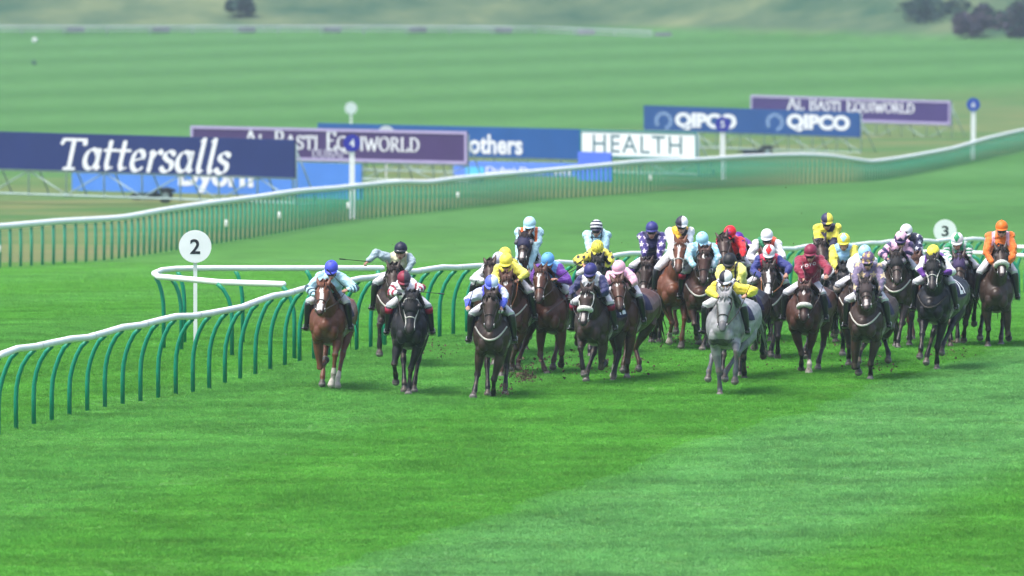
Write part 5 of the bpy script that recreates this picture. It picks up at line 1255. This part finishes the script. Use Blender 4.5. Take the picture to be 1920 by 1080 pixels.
       fl=((1602, 690), (1609, 684), (1611, 699), (1, -1, -1)), fr=((1632, 684), (1633, 703), (1632, 712), (1, -1, 1)), hl=(1613, 678, -1.0), hr=(1669, 676, -1.1, 1663, 634, -1.5)),
  dict(cap=(1627, 484), capcol=srgb(100, 82, 112), cap2=GOLD, cpat='stars', body=srgb(108, 96, 125), sleeve=srgb(108, 96, 125), two=srgb(190, 170, 135), pat='bodystars', EL=(1603, 520), ER=(1652, 530), HR=(1648, 548), pitch=20,
       label="jockey in a lavender cap and lavender silks with gold stars")),
 (dict(n=28, cx=1682, gy=652, yaw=9, coat='dark', poll=(1678, 482), muz=(1678, 531), hood=(.013, .013, .016), cupdark=0, breast=1, label="dark horse in a black hood and pale breast girth, behind the lavender jockey",
       fl=((1680, 618), (1680, 638), (1680, 649), (1, -1, 1))),
  dict(cap=(1688, 445), capcol=srgb(50, 36, 85), cap2=srgb(228, 180, 205), cpat='zigzag', body=srgb(220, 175, 200), sleeve=srgb(50, 38, 88), two=srgb(228, 180, 205), pat='diamonds', EL=(1652, 476), HL=(1664, 487), ER=(1700, 483), pitch=26,
       label="jockey in a navy and pink cap and pink silks with navy sleeves")),
 (dict(n=29, cx=1714, gy=642, yaw=6, coat='liver', poll=(1713, 487), muz=(1714, 535), label="chestnut-brown horse between the navy and pink jockey and the black number 21", fl=((1705, 603), (1706, 624), (1706, 634), (1, -1, 1))),
  dict(cap=(1698, 432), capcol=WHT, cap2=BLK, cpat='smallstar', body=DN, sleeve=NV, two=srgb(220, 222, 235), pat='armstars', pitch=25, turn=-15, ER=(1722, 478), label="jockey in a white cap with one dark star and navy silks with white stars")),
 (dict(n=30, cx=1752, gy=695, sy=614, yaw=15, coat='black', mark='', poll=(1747, 490), muz=(1744, 542), hood=(.013, .013, .018), palebridle=1, tan=1, num='21', breast=2, label="black horse in a dark hood carrying cloth number 21, second from the right in front",
       fl=((1728, 627), (1725, 655), (1723, 669), (1, 1, 1)), fr=((1757, 652), (1757, 680), (1757, 693), (1, -1, 1)), hl=(1740, 680, -.8), hr=(1767, 662, -.4)),
  dict(cap=(1748, 472), capcol=YE, body=VIO, sleeve=WHT, two=VIO, pat='cuff', EL=(1723, 503), HL=(1732, 520), ER=(1783, 510), HR=(1765, 512), gog=0, pitch=40, label="jockey in a yellow cap and purple silks with white sleeves, on the number 21 horse")),
 (dict(n=31, cx=1799, gy=648, yaw=8, coat='dark', poll=(1795, 487), muz=(1794, 532), hood=(.045, .03, .09), cupdark=0, label="dark horse in a purple hood, just left of the orange jockey's horse",
       fr=((1810, 608), (1808, 627), (1808, 638), (1, -1, -1))),
  dict(cap=(1793, 448), capcol=WHT, cap2=GRN, cpat='diamond', body=srgb(150, 165, 160), sleeve=WHT, two=GRN, pat='stripeV', EL=(1774, 478), ER=(1814, 480), HR=(1807, 500), pitch=28, gog=0, label="jockey in a white cap with a green diamond and green and white striped silks")),
 (dict(n=32, cx=1868, gy=651, sy=592, yaw=3, coat='dark', mark='snip', fleece=1, poll=(1873, 472), muz=(1874, 518), neck=.84, label="dark brown horse in a white noseband, rightmost of the field under the orange jockey",
       fl=((1853, 618), (1853, 638), (1853, 650), (1, -1, 1)), fr=((1890, 628), (1893, 626), (1893, 634), (1, -1, -1)), hl=(1842, 634, -1.0)),
  dict(cap=(1877, 425), capcol=OR, body=OR, sleeve=OR, two=PK, pat='epaul', EL=(1848, 475), HL=(1861, 495), ER=(1899, 475), HR=(1888, 495), pitch=12, label="jockey all in orange with pink shoulder straps")),
]
for h, q in RUN:
    for k in ('HL', 'HR'): h[k] = None
    if q.get('tan'): h['tan'] = 1
    if q.get('cloth'): h['cloth'] = q['cloth']
    make_horse(h); make_person(h, q)
run_jobs()

# ------------------------------------------------------------------ turf thrown up by the hooves
def debris():
    rnd = random.Random(9); v = []; f = []
    spots_ = [(984, 706, 160, 9, 6), (982, 706, 110, 16, 11), (1275, 640, 90, 24, 14), (1425, 640, 60, 22, 12), (1160, 690, 70, 40, 16), (1090, 690, 60, 45, 20), (1640, 690, 50, 30, 14), (1575, 640, 45, 14, 10), (705 + 120, 660, 60, 30, 20),
              (948, 735, 50, 8, 7), (1380, 600, 60, 40, 30), (1780, 665, 45, 20, 12), (1545, 600, 30, 20, 25), (1240, 690, 25, 80, 25), (1500, 690, 30, 60, 20), (1300, 440, 16, 420, 60), (1250, 560, 14, 300, 80), (1700, 560, 12, 180, 80), (1025, 690, 60, 25, 20)]
    g0 = ground(1200, 690)
    for px, py, n, sx, sy in spots_:
        base = ground(px, max(py, 640) + 8)
        for i in range(int(n * 1.8)):
            D = base.y + rnd.gauss(0, 1.6); p = at_depth(px + rnd.gauss(0, sx), py + rnd.gauss(0, sy), D)
            if p.z < gz(p.y) + .01: p.z = gz(p.y) + abs(rnd.gauss(0, .05)) + .01
            r = rnd.choice((.007, .009, .012, .016, .022, .032)) * rnd.uniform(.6, 1.1) * (.55 if sx > 150 else 1); o = len(v)
            for k in range(6):
                d = Vector((rnd.gauss(0, 1), rnd.gauss(0, 1), rnd.gauss(0, 1))).normalized() * r * rnd.uniform(.6, 1.4); v.append(p + d - g0)
            f += [(o, o + 1, o + 2), (o, o + 2, o + 3), (o, o + 3, o + 4), (o + 1, o + 5, o + 2), (o + 2, o + 5, o + 3), (o + 3, o + 5, o + 4), (o, o + 4, o + 1), (o + 1, o + 4, o + 5)]
    me = bpy.data.meshes.new("flying_turf"); me.from_pydata(v, [], f); me.update()
    o = link("flying_turf", me, mat("soil", (.085, .062, .038), .95, .45, 6), None, False, loc=g0); tag(o, "dark clods and crumbs of turf thrown up behind the hooves", "turf clods", kind="stuff")
debris()

# ------------------------------------------------------------------ the air
def haze():
    b = MB(); b.box((0, 1900, 60), (1300, 2260, 92)); o = b.build("haze", None, None, smooth=False); tag(o, kind="stuff")
    m = bpy.data.materials.new("haze_air"); m.use_nodes = True; nt = m.node_tree; nt.nodes.remove(nt.nodes["Principled BSDF"])
    v = nt.nodes.new("ShaderNodeVolumePrincipled"); v.inputs["Color"].default_value = (.72, .90, 1.0, 1); v.inputs["Density"].default_value = HAZE; v.inputs["Anisotropy"].default_value = 0.3
    nt.links.new(v.outputs[0], nt.nodes["Material Output"].inputs["Volume"]); o.data.materials.append(m)
HAZE = 0.00017
haze()
